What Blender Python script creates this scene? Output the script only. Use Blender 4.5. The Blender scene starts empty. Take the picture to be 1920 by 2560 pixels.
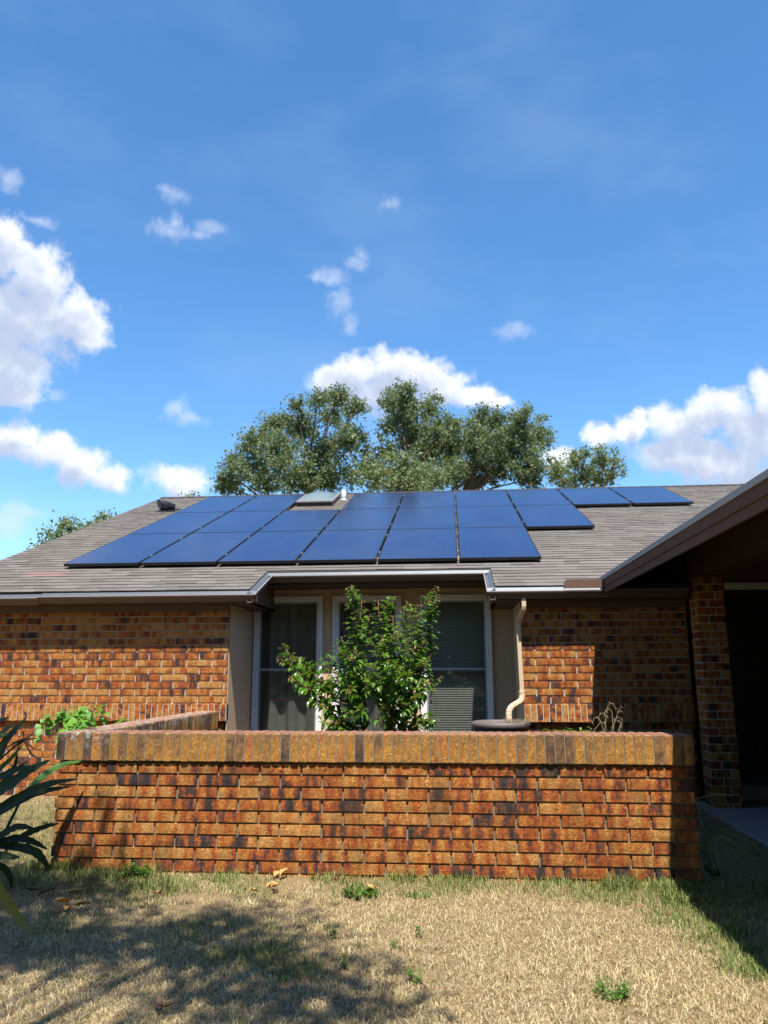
import bpy, bmesh, math, random
import numpy as np
from mathutils import Vector, Matrix, noise as mnoise

sc = bpy.context.scene
EXPO = 0.92; SKY_STR = 0.082; SKY_SAT = 1.16; SKY_VAL = 1.42; CLOUD_V = 6.9
H = 1.32                      # camera height above the lawn
# ------------------------------------------------------------------ camera
cam_d = bpy.data.cameras.new('camera'); cam = bpy.data.objects.new('camera', cam_d)
sc.collection.objects.link(cam); sc.camera = cam
R_ = Vector((0.99609, 0.08830, -0.0028)); D_ = Vector((-0.0206, 0.2009, -0.97939)); F_ = Vector((-0.08654, 0.97564, 0.20164))
F_.normalize(); R_ = (R_ - F_ * R_.dot(F_)).normalized(); U_ = R_.cross(F_)
M = Matrix((R_, U_, -F_)).transposed().to_4x4(); M.translation = (0, 0, H)
cam.matrix_world = M
cam_d.sensor_fit = 'VERTICAL'; cam_d.sensor_height = 36.0; cam_d.lens = 36.0 * 1935.7 / 2560.0
cam_d.clip_start = 0.05; cam_d.clip_end = 3000
cam_d.dof.use_dof = True; cam_d.dof.focus_distance = 5.7; cam_d.dof.aperture_fstop = 3.2
# ------------------------------------------------------------------ sun and sky
SUN = Vector((-0.10, 0.483, -1.0)).normalized()
sl = bpy.data.lights.new('sun', 'SUN'); sl.energy = 5.0; sl.angle = math.radians(0.53); sl.color = (1.0, 0.94, 0.84)
so = bpy.data.objects.new('sun', sl); sc.collection.objects.link(so)
so.rotation_euler = SUN.to_track_quat('-Z', 'Y').to_euler(); so.location = (0, 0, 30)
sc.view_settings.view_transform = 'Standard'; sc.view_settings.look = 'None'
sc.view_settings.exposure = EXPO; sc.view_settings.gamma = 1.0
sc.cycles.use_denoising = True
sc.cycles.max_bounces = 8; sc.cycles.diffuse_bounces = 2; sc.cycles.glossy_bounces = 3; sc.cycles.transparent_max_bounces = 12
sc.cycles.caustics_reflective = False; sc.cycles.caustics_refractive = False
sc.cycles.sample_clamp_indirect = 4.0
world = bpy.data.worlds.new('World'); sc.world = world; world.use_nodes = True
CLOUD_S = [(-0.582, 0.479, 0.0451, 0.0416), (-0.5404, 0.4524, 0.0489, 0.0453), (-0.5518, 0.4054, 0.0881, 0.0569), (-0.4923, 0.4153, 0.0479, 0.0383), (-0.474, 0.3972, 0.0313, 0.0275), (-0.5598, 0.3494, 0.0537, 0.0447), (-0.5526, 0.3206, 0.0377, 0.0205), (-0.5478, 0.2678, 0.0419, 0.0276), (-0.5069, 0.2584, 0.0433, 0.0282), (-0.4716, 0.2452, 0.0397, 0.0277), (-0.438, 0.2335, 0.0309, 0.0218), (-0.3506, 0.232, 0.0451, 0.0239), (-0.1562, 0.3713, 0.0327, 0.0239), (-0.1208, 0.3818, 0.0493, 0.0298), (-0.0742, 0.3868, 0.0493, 0.0288), (-0.0305, 0.3787, 0.0424, 0.0274), (-0.0091, 0.3606, 0.0459, 0.025), (0.0311, 0.3491, 0.0427, 0.0175), (0.0603, 0.3402, 0.0265, 0.01), (-0.088, 0.3543, 0.0923, 0.0301), (0.1972, 0.2896, 0.027, 0.0167), (0.2294, 0.2907, 0.0289, 0.0204), (0.2447, 0.3014, 0.0115, 0.0164), (0.2848, 0.2923, 0.0437, 0.0295), (0.3204, 0.3001, 0.0411, 0.0337), (0.3462, 0.3085, 0.0308, 0.0286), (0.36, 0.2879, 0.0408, 0.0391), (0.3906, 0.309, 0.0232, 0.0383), (0.3882, 0.2631, 0.0455, 0.0433), (0.2939, 0.26, 0.0715, 0.0286), (0.3379, 0.241, 0.0726, 0.0281), (0.2659, 0.2628, 0.0349, 0.0202), (0.3667, 0.2191, 0.0542, 0.0185), (0.1429, 0.2651, 0.0327, 0.016)]
CLOUD_F = [(-0.3836, 0.5335, 0.029, 0.0141), (-0.3761, 0.5411, 0.0158, 0.0132), (-0.1633, 0.4955, 0.0325, 0.0132), (-0.1801, 0.4973, 0.0168, 0.0094), (-0.3654, 0.3229, 0.0227, 0.0156), (-0.3421, 0.3124, 0.0281, 0.0099), (-0.3907, 0.2444, 0.0171, 0.0138), (-0.532, 0.1874, 0.035, 0.0131), (-0.5476, 0.1697, 0.03, 0.0208), (-0.1806, 0.3707, 0.0217, 0.015), (-0.5492, 0.5154, 0.0279, 0.0092), (-0.5881, 0.5517, 0.0189, 0.0168)]
CLOUD_W = [(-0.3783, 0.5729, 0.0267, 0.0094), (-0.3919, 0.5763, 0.0158, 0.006), (-0.3307, 0.542, 0.0216, 0.008), (-0.3437, 0.5338, 0.0161, 0.0062), (-0.1281, 0.5137, 0.0169, 0.0103), (-0.1186, 0.5222, 0.0136, 0.0093), (-0.0814, 0.5847, 0.0184, 0.0097), (-0.149, 0.4697, 0.0167, 0.0191), (-0.1376, 0.4409, 0.0122, 0.0175), (0.0932, 0.4286, 0.024, 0.0106), (0.0888, 0.3262, 0.0209, 0.009), (-0.5081, 0.3268, 0.0137, 0.0074), (-0.1575, 0.4767, 0.0223, 0.0114)]


class NT:
    """small helper for node trees"""
    def __init__(s, nt): s.nt = nt; s.N = nt.nodes; s.L = nt.links
    def n(s, t, **k):
        nd = s.N.new(t)
        for a, b in k.items():
            if a.startswith('i_'): nd.inputs[a[2:].replace('_', ' ')].default_value = b
            else: setattr(nd, a, b)
        return nd
    def put(s, sock, v):
        if isinstance(v, bpy.types.NodeSocket): s.L.new(v, sock)
        else: sock.default_value = v
    def math(s, op, a, b=0.0, c=0.0, clamp=False):
        nd = s.N.new('ShaderNodeMath'); nd.operation = op; nd.use_clamp = clamp
        s.put(nd.inputs[0], a); s.put(nd.inputs[1], b); s.put(nd.inputs[2], c); return nd.outputs[0]
    def vmath(s, op, a, b=(0, 0, 0), c=(0, 0, 0)):
        nd = s.N.new('ShaderNodeVectorMath'); nd.operation = op
        s.put(nd.inputs[0], a)
        if op == 'SCALE': s.put(nd.inputs['Scale'], b)
        else:
            s.put(nd.inputs[1], b); s.put(nd.inputs[2], c)
        return nd.outputs['Value'] if op in ('LENGTH', 'DOT_PRODUCT') else nd.outputs['Vector']
    def noise(s, vec, scale, detail=4.0, rough=0.55, dim='3D', out='Fac', dist=0.0):
        nd = s.N.new('ShaderNodeTexNoise'); nd.noise_dimensions = dim
        if vec is not None: s.L.new(vec, nd.inputs['Vector'])
        nd.inputs['Scale'].default_value = scale; nd.inputs['Detail'].default_value = detail; nd.inputs['Roughness'].default_value = rough
        nd.inputs['Distortion'].default_value = dist
        return nd.outputs[out]
    def mix(s, f, a, b, mode='MIX'):
        nd = s.N.new('ShaderNodeMix'); nd.data_type = 'RGBA'; nd.blend_type = mode; nd.clamp_factor = True
        s.put(nd.inputs[0], f); s.put(nd.inputs[6], a); s.put(nd.inputs[7], b); return nd.outputs[2]
    def ramp(s, f, stops, interp='LINEAR'):
        nd = s.N.new('ShaderNodeValToRGB'); cr = nd.color_ramp; cr.interpolation = interp
        while len(cr.elements) < len(stops): cr.elements.new(0.5)
        for e, (p, c) in zip(cr.elements, stops):
            e.position = p; e.color = (*c, 1) if len(c) == 3 else c
        s.put(nd.inputs[0], f); return nd.outputs[0]
    def maprange(s, f, a, b, c=0.0, d=1.0, smooth=False):
        nd = s.N.new('ShaderNodeMapRange'); nd.clamp = True
        if smooth: nd.interpolation_type = 'SMOOTHSTEP'
        s.put(nd.inputs[0], f); s.put(nd.inputs[1], a); s.put(nd.inputs[2], b); s.put(nd.inputs[3], c); s.put(nd.inputs[4], d)
        return nd.outputs[0]

def build_world():
    T = NT(world.node_tree); bg = T.N['Background']
    sky = T.n('ShaderNodeTexSky'); sky.sky_type = 'NISHITA'; sky.sun_disc = False
    sky.sun_elevation = math.asin(-SUN.z); sky.sun_rotation = math.atan2(-SUN.x, -SUN.y)
    sky.air_density = 1.0; sky.dust_density = 0.3; sky.ozone_density = 2.2; sky.altitude = 100
    hs = T.n('ShaderNodeHueSaturation'); hs.inputs['Saturation'].default_value = SKY_SAT; hs.inputs['Value'].default_value = SKY_VAL
    T.L.new(T.vmath('MULTIPLY', sky.outputs[0], (0.93, 1.035, 1.10)), hs.inputs['Color'])
    tc = T.n('ShaderNodeTexCoord')
    sep = T.n('ShaderNodeSeparateXYZ'); T.L.new(tc.outputs['Generated'], sep.inputs[0])
    az = T.math('ARCTAN2', sep.outputs[0], sep.outputs[1]); el = T.math('ARCSINE', sep.outputs[2])
    cb = T.n('ShaderNodeCombineXYZ'); T.L.new(az, cb.inputs[0]); T.L.new(el, cb.inputs[1]); uv = cb.outputs[0]
    wob = T.noise(uv, 26.0, 3.0, 0.6, '2D', 'Color')
    wv = T.vmath('MULTIPLY_ADD', wob, (0.022, 0.016, 0), (-0.011, -0.008, 0))
    uvw = T.vmath('ADD', uv, wv)
    fb = T.noise(uv, 30.0, 7.0, 0.62, '2D')
    def field(v, lobes):
        f = None
        for (u0, v0, a, b) in lobes:
            q = T.vmath('MULTIPLY_ADD', v, (1 / a, 1 / b, 0), (-u0 / a, -v0 / b, 0))
            s = T.math('SUBTRACT', 1.0, T.vmath('LENGTH', q))
            f = s if f is None else T.math('SMOOTH_MAX', f, s, 0.12)
        return f
    F1 = field(uvw, CLOUD_S); F2 = field(uvw, CLOUD_F); F3 = field(uvw, CLOUD_W)
    nz = T.math('MULTIPLY_ADD', fb, 1.3, -0.65)
    d1 = T.maprange(T.math('ADD', F1, nz), -0.06, 0.55, 0, 1, True)
    d2 = T.math('MULTIPLY', T.maprange(T.math('ADD', F2, T.math('MULTIPLY_ADD', nz, 1.5, 0.0)), -0.15, 0.95, 0, 1, True), 0.46)
    d3 = T.math('MULTIPLY', T.maprange(T.math('ADD', F3, T.math('MULTIPLY', nz, 1.8)), -0.3, 1.0, 0, 1, True), 0.34)
    d2 = T.math('MAXIMUM', d2, d3)
    F1s = field(T.vmath('ADD', uvw, (0.012, 0.026, 0)), CLOUD_S[:])
    # underside of the clouds is greyer: little cloud above = lit top
    lit = T.maprange(T.math('ADD', F1s, T.math('MULTIPLY', nz, 0.9)), -0.25, 0.75, 1, 0, True)
    lit2 = T.math('ADD', T.math('MULTIPLY', lit, 0.85), T.math('MULTIPLY', T.noise(uv, 48.0, 4.0, 0.6, '2D'), 0.25), clamp=True)
    ccol = T.mix(lit2, (0.46, 0.56, 0.78, 1), (0.98, 1.02, 1.08, 1))
    ccs = T.vmath('SCALE', ccol, CLOUD_V)
    cir = T.noise(T.vmath('MULTIPLY', uv, (2.6, 6.0, 1)), 1.5, 4.0, 0.5, '2D', dist=0.15)
    cir = T.math('MULTIPLY', T.maprange(cir, 0.40, 0.85, 0, 1, True), 0.11)
    base = T.mix(cir, hs.outputs[0], T.vmath('SCALE', (0.62, 0.80, 1.05), CLOUD_V))
    base = T.mix(d2, base, T.vmath('SCALE', (0.82, 0.90, 1.08), CLOUD_V))
    fin = T.mix(d1, base, ccs)
    T.L.new(fin, bg.inputs['Color']); bg.inputs['Strength'].default_value = SKY_STR
build_world()

# ------------------------------------------------------------------ helpers
rng = random.Random(7)
def mat(name, rough=0.8):
    m = bpy.data.materials.new(name); m.use_nodes = True; T = NT(m.node_tree); b = T.N['Principled BSDF']
    b.inputs['Roughness'].default_value = rough
    return m, T, b
def bump(T, b, h, strength=0.5, dist=0.01):
    bp = T.n('ShaderNodeBump'); bp.inputs['Strength'].default_value = strength; bp.inputs['Distance'].default_value = dist
    T.L.new(h, bp.inputs['Height']); T.L.new(bp.outputs[0], b.inputs['Normal'])
def attr(T, name, out='Vector'):
    a = T.n('ShaderNodeAttribute'); a.attribute_name = name; return a.outputs[out]
def objco(T): return T.n('ShaderNodeTexCoord').outputs['Object']

class MB:
    def __init__(s): s.v = []; s.f = []; s.r = []; s.l = []; s.m = []; s.smooth = []
    def add(s, verts, faces, rnd=(0.5, 0.5, 0.5), loc=None, mi=0, smooth=False):
        o = len(s.v); s.v += [tuple(p) for p in verts]
        s.f += [tuple(o + i for i in f) for f in faces]
        s.r += [rnd] * len(verts); s.l += (loc if loc else [(0, 0, 0)] * len(verts))
        s.m += [mi] * len(faces); s.smooth += [smooth] * len(faces)
        return o
    def box(s, x0, x1, y0, y1, z0, z1, rnd=(0.5, 0.5, 0.5), mi=0):
        v = [(x0, y0, z0), (x1, y0, z0), (x1, y1, z0), (x0, y1, z0), (x0, y0, z1), (x1, y0, z1), (x1, y1, z1), (x0, y1, z1)]
        s.add(v, [(0, 3, 2, 1), (4, 5, 6, 7), (0, 1, 5, 4), (1, 2, 6, 5), (2, 3, 7, 6), (3, 0, 4, 7)], rnd, [tuple(p) for p in v], mi)
    def bevbox(s, x0, x1, y0, y1, z0, z1, b=0.006, rnd=(0.5, 0.5, 0.5), mi=0):
        bm = bmesh.new(); bmesh.ops.create_cube(bm, size=1.0)
        for v in bm.verts: v.co = Vector((x0 + (v.co.x + .5) * (x1 - x0), y0 + (v.co.y + .5) * (y1 - y0), z0 + (v.co.z + .5) * (z1 - z0)))
        bmesh.ops.bevel(bm, geom=bm.edges[:], offset=b, segments=2, affect='EDGES', profile=0.5)
        bm.verts.index_update(); s.add([v.co[:] for v in bm.verts], [[v.index for v in f.verts] for f in bm.faces], rnd, None, mi); bm.free()
    def tube(s, pts, rad, seg=8, rnd=(0.5, 0.5, 0.5), mi=0, smooth=True, sx=1.0, up=(0, 0, 1)):
        pts = [Vector(p) for p in pts]; n = len(pts)
        if not hasattr(rad, '__len__'): rad = [rad] * n
        V = []; Fc = []; pn = None
        for i, p in enumerate(pts):
            t = (pts[min(i + 1, n - 1)] - pts[max(i - 1, 0)]).normalized()
            a = pn if pn else Vector(up)
            a = (a - t * a.dot(t))
            if a.length < 1e-4: a = Vector((1, 0, 0)) - t * t.x
            a.normalize(); pn = a; b_ = t.cross(a)
            for k in range(seg):
                an = 2 * math.pi * (k + .5) / seg
                V.append(p + (a * math.cos(an) + b_ * math.sin(an) * sx) * rad[i])
        for i in range(n - 1):
            for k in range(seg):
                k2 = (k + 1) % seg; Fc.append((i * seg + k, i * seg + k2, (i + 1) * seg + k2, (i + 1) * seg + k))
        Fc.append(tuple(range(seg - 1, -1, -1))); Fc.append(tuple((n - 1) * seg + k for k in range(seg)))
        s.add(V, Fc, rnd, None, mi, smooth)
    def prism(s, prof, axis, a0, a1, rnd=(0.5, 0.5, 0.5), mi=0, smooth=False):
        """extrude a closed profile [(p,q)..] along axis 'x' (p=y,q=z) or 'y' (p=x,q=z)"""
        n = len(prof); V = []
        for a in (a0, a1):
            for p, q in prof: V.append((a, p, q) if axis == 'x' else (p, a, q))
        Fc = [(i, (i + 1) % n, n + (i + 1) % n, n + i) for i in range(n)] + [tuple(range(n - 1, -1, -1)), tuple(range(n, 2 * n))]
        s.add(V, Fc, rnd, [tuple(v) for v in V], mi, smooth)
    def build(s, name, mats, parent=None, recalc=True, local=False):
        me = bpy.data.meshes.new(name); me.from_pydata(s.v, [], s.f)
        mats = mats if isinstance(mats, (list, tuple)) else [mats]
        for m_ in mats: me.materials.append(m_)
        if len(mats) > 1: me.polygons.foreach_set('material_index', s.m)
        me.polygons.foreach_set('use_smooth', s.smooth)
        a = me.attributes.new('rnd', 'FLOAT_VECTOR', 'POINT'); a.data.foreach_set('vector', np.array(s.r, dtype=np.float32).ravel())
        a = me.attributes.new('loc', 'FLOAT_VECTOR', 'POINT'); a.data.foreach_set('vector', np.array(s.l, dtype=np.float32).ravel())
        if recalc:
            bm = bmesh.new(); bm.from_mesh(me); bmesh.ops.recalc_face_normals(bm, faces=bm.faces[:]); bm.to_mesh(me); bm.free()
        me.update()
        o = bpy.data.objects.new(name, me); sc.collection.objects.link(o)
        if parent is not None:
            o.parent = parent
            o.matrix_parent_inverse = Matrix.Translation(-Vector(parent.location)) if (parent.type == 'EMPTY' and not local) else Matrix()
        return o
def tag(o, label=None, cat=None, group=None, kind=None):
    if label: o['label'] = label
    if cat: o['category'] = cat
    if group: o['group'] = group
    if kind: o['kind'] = kind
    return o
def thing(name, loc, label, cat, group=None):
    o = bpy.data.objects.new(name, None); o.empty_display_size = 0.1; o.location = loc
    sc.collection.objects.link(o); return tag(o, label, cat, group)
def r3(): return (rng.random(), rng.random(), rng.random())
def P3(x, y, Y):
    """world point seen at photo pixel (x, y) at depth Y: used only to measure where things stand"""
    v = F_ * 1935.7 + R_ * (x - 960) - U_ * (y - 1280); v = v * (Y / v.y); return Vector((v.x, v.y, v.z + H))

# ------------------------------------------------------------------ materials
def brick_material(name, dark=0.0, grime=0.0, sat=1.0):
    m, T, b = mat(name, 0.85)
    rnd = attr(T, 'rnd'); loc = attr(T, 'loc'); sp = T.n('ShaderNodeSeparateXYZ'); T.L.new(rnd, sp.inputs[0])
    off = T.vmath('SCALE', rnd, 57.0)
    p = T.vmath('ADD', loc, off)
    band = T.noise(T.vmath('MULTIPLY', p, (1, 0.18, 1)), 15.0, 2.0, 0.5, '3D', dist=0.35)
    bl = T.noise(p, 24.0, 3.0, 0.55, '3D', dist=1.4)
    # fired colour changes in fairly crisp vertical zones along each brick
    q = T.math('MULTIPLY', T.math('FLOOR', T.math('MULTIPLY_ADD', band, 9.0, T.math('MULTIPLY', bl, 1.2))), 1 / 9.0)
    band = T.math('ADD', T.math('MULTIPLY', q, 0.42), T.math('MULTIPLY', band, 0.5))
    t = T.math('ADD', T.math('MULTIPLY', band, 1.95), T.math('MULTIPLY', bl, 0.55))
    t = T.math('ADD', t, T.math('MULTIPLY_ADD', sp.outputs[2], 0.47, -0.825 - dark))
    t = T.math('MULTIPLY_ADD', t, 1.22, -0.11)
    col = T.ramp(t, [(0.0, (0.030, 0.024, 0.030)), (0.20, (0.070, 0.040, 0.034)), (0.33, (0.16, 0.055, 0.026)), (0.44, (0.38, 0.078, 0.014)),
                     (0.57, (0.43, 0.120, 0.022)), (0.68, (0.47, 0.165, 0.030)), (0.84, (0.52, 0.215, 0.045)), (1.0, (0.56, 0.28, 0.085))])
    fine = T.noise(T.vmath('MULTIPLY', p, (1, 1.4, 1)), 58.0, 5.0, 0.78)
    wr = T.noise(T.vmath('MULTIPLY', p, (1, 1.3, 1)), 30.0, 3.0, 0.6, dist=2.5)
    crease = T.maprange(T.math('ABSOLUTE', T.math('SUBTRACT', wr, 0.5)), 0.0, 0.05, 0, 1)
    col = T.mix(T.math('MULTIPLY', T.math('MULTIPLY', T.maprange(fine, 0.57, 0.64), T.maprange(T.noise(p, 13.0, 2.0, 0.5), 0.50, 0.62)), 0.5), col, (0.62, 0.45, 0.27, 1))
    col = T.mix(T.math('MULTIPLY', T.math('SUBTRACT', 1.0, crease), 0.65), col, (0.05, 0.028, 0.02, 1))
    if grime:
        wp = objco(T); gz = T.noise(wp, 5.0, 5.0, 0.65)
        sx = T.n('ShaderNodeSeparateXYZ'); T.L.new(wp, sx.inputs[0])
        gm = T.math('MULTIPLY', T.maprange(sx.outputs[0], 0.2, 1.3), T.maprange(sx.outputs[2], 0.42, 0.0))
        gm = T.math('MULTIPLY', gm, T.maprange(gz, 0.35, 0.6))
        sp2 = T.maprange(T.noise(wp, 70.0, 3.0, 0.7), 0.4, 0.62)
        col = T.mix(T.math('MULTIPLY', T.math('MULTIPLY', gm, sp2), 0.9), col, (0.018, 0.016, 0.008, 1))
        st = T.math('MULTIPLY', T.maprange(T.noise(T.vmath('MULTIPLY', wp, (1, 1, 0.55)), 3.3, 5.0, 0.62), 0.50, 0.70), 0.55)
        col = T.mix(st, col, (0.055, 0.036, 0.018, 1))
    hs = T.n('ShaderNodeHueSaturation'); hs.inputs['Saturation'].default_value = sat; T.L.new(col, hs.inputs['Color'])
    T.L.new(hs.outputs[0], b.inputs['Base Color']); b.inputs['Specular IOR Level'].default_value = 0.35
    h = T.math('ADD', T.math('MULTIPLY', crease, 0.55), T.math('ADD', T.math('MULTIPLY', fine, 0.16), wr))
    bump(T, b, h, 1.0, 0.006)
    return m
M_BRICK = brick_material('brick_house', -0.03)
M_BRICKF = brick_material('brick_wall', 0.0, 1.0, 1.0)
def cap_material(name, lichen):
    m, T, b = mat(name, 0.88)
    rnd = attr(T, 'rnd'); loc = attr(T, 'loc'); wp = objco(T); sp = T.n('ShaderNodeSeparateXYZ'); T.L.new(rnd, sp.inputs[0])
    p = T.vmath('ADD', wp, T.vmath('SCALE', rnd, 31.0))
    t = T.math('ADD', T.math('MULTIPLY', T.noise(T.vmath('MULTIPLY', p, (0.6, 0.6, 0.5)), 14.0, 4.0, 0.65, dist=0.6), 1.2), T.math('MULTIPLY_ADD', sp.outputs[2], 0.80, -0.50))
    col = T.ramp(t, [(0.0, (0.065, 0.046, 0.042)), (0.20, (0.15, 0.085, 0.050)), (0.38, (0.32, 0.165, 0.052)), (0.58, (0.47, 0.225, 0.045)), (0.80, (0.52, 0.26, 0.055)), (1.0, (0.50, 0.18, 0.045))])
    red = T.maprange(T.noise(p, 11.0, 3.0, 0.6), 0.58, 0.70)
    lz = T.n('ShaderNodeSeparateXYZ'); T.L.new(loc, lz.inputs[0])
    low = T.maprange(lz.outputs[2], 0.06, 0.0)
    col = T.mix(T.math('MULTIPLY', red, T.math('MULTIPLY_ADD', low, 0.8, 0.12)), col, (0.46, 0.10, 0.025, 1))
    gr = T.math('MULTIPLY', T.maprange(T.math('ADD', lz.outputs[2], T.math('MULTIPLY', T.noise(wp, 16.0, 4.0, 0.6), 0.16)), 0.165, 0.27), 0.45)
    col = T.mix(gr, col, (0.19, 0.125, 0.085, 1))
    wr = T.noise(p, 30.0, 4.0, 0.62, dist=2.4); fine = T.noise(p, 60.0, 4.0, 0.78)
    crk = T.maprange(T.math('ABSOLUTE', T.math('SUBTRACT', wr, 0.5)), 0.0, 0.05, 0, 1)
    col = T.mix(T.math('MULTIPLY', T.math('SUBTRACT', 1.0, crk), 0.5), col, (0.06, 0.035, 0.02, 1))
    col = T.mix(T.math('MULTIPLY', T.maprange(fine, 0.60, 0.68), 0.3), col, (0.58, 0.44, 0.25, 1))
    # worn pink top face
    ge = T.n('ShaderNodeNewGeometry'); sn = T.n('ShaderNodeSeparateXYZ'); T.L.new(ge.outputs['True Normal'], sn.inputs[0])
    top = T.maprange(sn.outputs[2], 0.55, 0.95)
    tcol = T.mix(T.noise(wp, 30.0, 4.0, 0.7), (0.26, 0.115, 0.075, 1), (0.45, 0.22, 0.15, 1))
    col = T.mix(T.math('MULTIPLY', top, 0.85), col, tcol)
    if lichen:
        sx = T.n('ShaderNodeSeparateXYZ'); T.L.new(wp, sx.inputs[0])
        lm = T.math('MULTIPLY', T.maprange(sx.outputs[0], -2.33, -2.62), T.maprange(sx.outputs[2], 0.79, 0.85))
        vr = T.n('ShaderNodeTexVoronoi'); vr.inputs['Scale'].default_value = 19.0; T.L.new(T.vmath('ADD', wp, T.vmath('SCALE', T.noise(wp, 30.0, 3.0, 0.6, out='Color'), 0.03)), vr.inputs['Vector'])
        patch = T.maprange(vr.outputs['Distance'], 0.52, 0.30)
        patch = T.math('MULTIPLY', patch, T.maprange(T.noise(wp, 90.0, 3.0, 0.7), 0.36, 0.5))
        col = T.mix(T.math('MULTIPLY', T.math('MULTIPLY', lm, patch), 0.9), col, (0.40, 0.41, 0.36, 1))
        vs = T.n('ShaderNodeTexVoronoi'); vs.inputs['Scale'].default_value = 26.0; T.L.new(wp, vs.inputs['Vector'])
        dot = T.maprange(vs.outputs['Distance'], 0.16, 0.10)
        sc_ = T.n('ShaderNodeSeparateColor'); T.L.new(vs.outputs['Color'], sc_.inputs[0])
        dot = T.math('MULTIPLY', dot, T.maprange(sc_.outputs[0], 0.84, 0.86))
        col = T.mix(T.math('MULTIPLY', dot, 0.75), col, (0.42, 0.42, 0.38, 1))
    T.L.new(col, b.inputs['Base Color']); b.inputs['Specular IOR Level'].default_value = 0.3
    bump(T, b, T.math('ADD', T.math('ADD', wr, T.math('MULTIPLY', crk, .6)), T.math('MULTIPLY', fine, 0.18)), 0.9, 0.007)
    return m
M_CAP = cap_material('brick_cap', True)
def simple(name, col, rough=0.7, nscale=12.0, namp=0.18, bumps=0.0, bscale=60.0, metallic=0.0, spec=0.5, bdist=0.004):
    m, T, b = mat(name, rough); wp = objco(T)
    n1 = T.noise(wp, nscale, 5.0, 0.62)
    c = T.mix(n1, tuple(x * (1 - namp) for x in col) + (1,), tuple(min(1, x * (1 + namp)) for x in col) + (1,))
    T.L.new(c, b.inputs['Base Color']); b.inputs['Metallic'].default_value = metallic; b.inputs['Specular IOR Level'].default_value = spec
    if bumps: bump(T, b, T.noise(wp, bscale, 5.0, 0.65), bumps, bdist)
    return m
M_MORTAR = simple('mortar', (0.48, 0.45, 0.40), 0.95, 40, 0.25, 0.7, 220)
M_MORTARF = simple('mortar_weathered', (0.20, 0.175, 0.125), 0.95, 20, 0.4, 0.7, 220)
M_STUCCO = simple('stucco', (0.56, 0.40, 0.25), 0.95, 6, 0.12, 0.9, 55, bdist=0.008)
M_FRAME = simple('white_frame', (0.74, 0.74, 0.72), 0.45, 8, 0.05)
M_ALU = simple('window_sash', (0.33, 0.36, 0.42), 0.4, 8, 0.06, metallic=0.2)
M_BROWN = simple('brown_paint', (0.115, 0.062, 0.040), 0.6, 9, 0.22, 0.25, 40)
M_FASCIA = simple('fascia_paint', (0.115, 0.050, 0.026), 0.85, 7, 0.25, 0.3, 30)
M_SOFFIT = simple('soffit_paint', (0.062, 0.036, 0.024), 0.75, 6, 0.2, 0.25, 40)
M_GUTTER = simple('gutter_brown', (0.105, 0.070, 0.055), 0.45, 10, 0.15)
M_LIP = simple('gutter_lip', (0.34, 0.29, 0.28), 0.4, 20, 0.12)
M_METAL = simple('flashing_metal', (0.105, 0.12, 0.14), 0.5, 9, 0.22, metallic=0.3)
M_SPOUT = simple('downspout_tan', (0.56, 0.43, 0.29), 0.5, 12, 0.12)
M_LIGHTTRIM = simple('pale_trim', (0.45, 0.42, 0.38), 0.6, 9, 0.1)
M_BLACK = simple('black_metal', (0.016, 0.016, 0.018), 0.45, 12, 0.2)
M_DARKDOOR = simple('dark_door', (0.018, 0.014, 0.012), 0.5, 7, 0.2)
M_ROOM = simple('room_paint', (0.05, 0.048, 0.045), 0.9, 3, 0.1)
M_CURTAIN = simple('curtain_cloth', (0.58, 0.60, 0.54), 0.95, 14, 0.10)
M_BLIND = simple('blind_slat', (0.74, 0.77, 0.69), 0.6, 10, 0.08)
M_BARREL = simple('barrel_plastic', (0.115, 0.092, 0.090), 0.6, 14, 0.2, 0.3, 60)
M_CONC = simple('concrete', (0.28, 0.27, 0.28), 0.9, 5, 0.2, 0.5, 90)
M_BARK = simple('bark', (0.14, 0.105, 0.075), 0.95, 16, 0.4, 0.8, 40)
M_TWIG = simple('red_twig', (0.17, 0.075, 0.045), 0.8, 30, 0.3)
M_DRY = simple('dry_stem', (0.25, 0.20, 0.12), 0.9, 30, 0.3)
M_DEADLEAF = simple('dead_leaf', (0.47, 0.27, 0.10), 0.85, 25, 0.35, 0.4, 60)
M_DEADBROWN = simple('dead_brown_leaf', (0.16, 0.095, 0.055), 0.9, 25, 0.35)
M_PIPE = simple('grey_pipe', (0.55, 0.55, 0.55), 0.5, 10, 0.1)

def glass_mat():
    m = bpy.data.materials.new('window_glass'); m.use_nodes = True; T = NT(m.node_tree); T.N.remove(T.N['Principled BSDF'])
    out = T.N['Material Output']; tr = T.n('ShaderNodeBsdfTransparent'); tr.inputs[0].default_value = (0.60, 0.62, 0.61, 1)
    gl = T.n('ShaderNodeBsdfGlossy'); gl.inputs['Roughness'].default_value = 0.02
    fr = T.n('ShaderNodeFresnel'); fr.inputs[0].default_value = 1.5
    wp = objco(T); dirt = T.math('MULTIPLY', T.maprange(T.noise(wp, 9.0, 6.0, 0.7), 0.5, 0.8), 0.06)
    mx = T.n('ShaderNodeMixShader'); T.L.new(T.math('ADD', T.math('MULTIPLY', fr.outputs[0], 0.7), 0.0), mx.inputs[0]); T.L.new(tr.outputs[0], mx.inputs[1]); T.L.new(gl.outputs[0], mx.inputs[2])
    df = T.n('ShaderNodeBsdfDiffuse'); df.inputs[0].default_value = (0.5, 0.5, 0.48, 1)
    m2 = T.n('ShaderNodeMixShader'); T.L.new(dirt, m2.inputs[0]); T.L.new(mx.outputs[0], m2.inputs[1]); T.L.new(df.outputs[0], m2.inputs[2])
    T.L.new(m2.outputs[0], out.inputs['Surface']); return m
M_GLASS = glass_mat()

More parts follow.
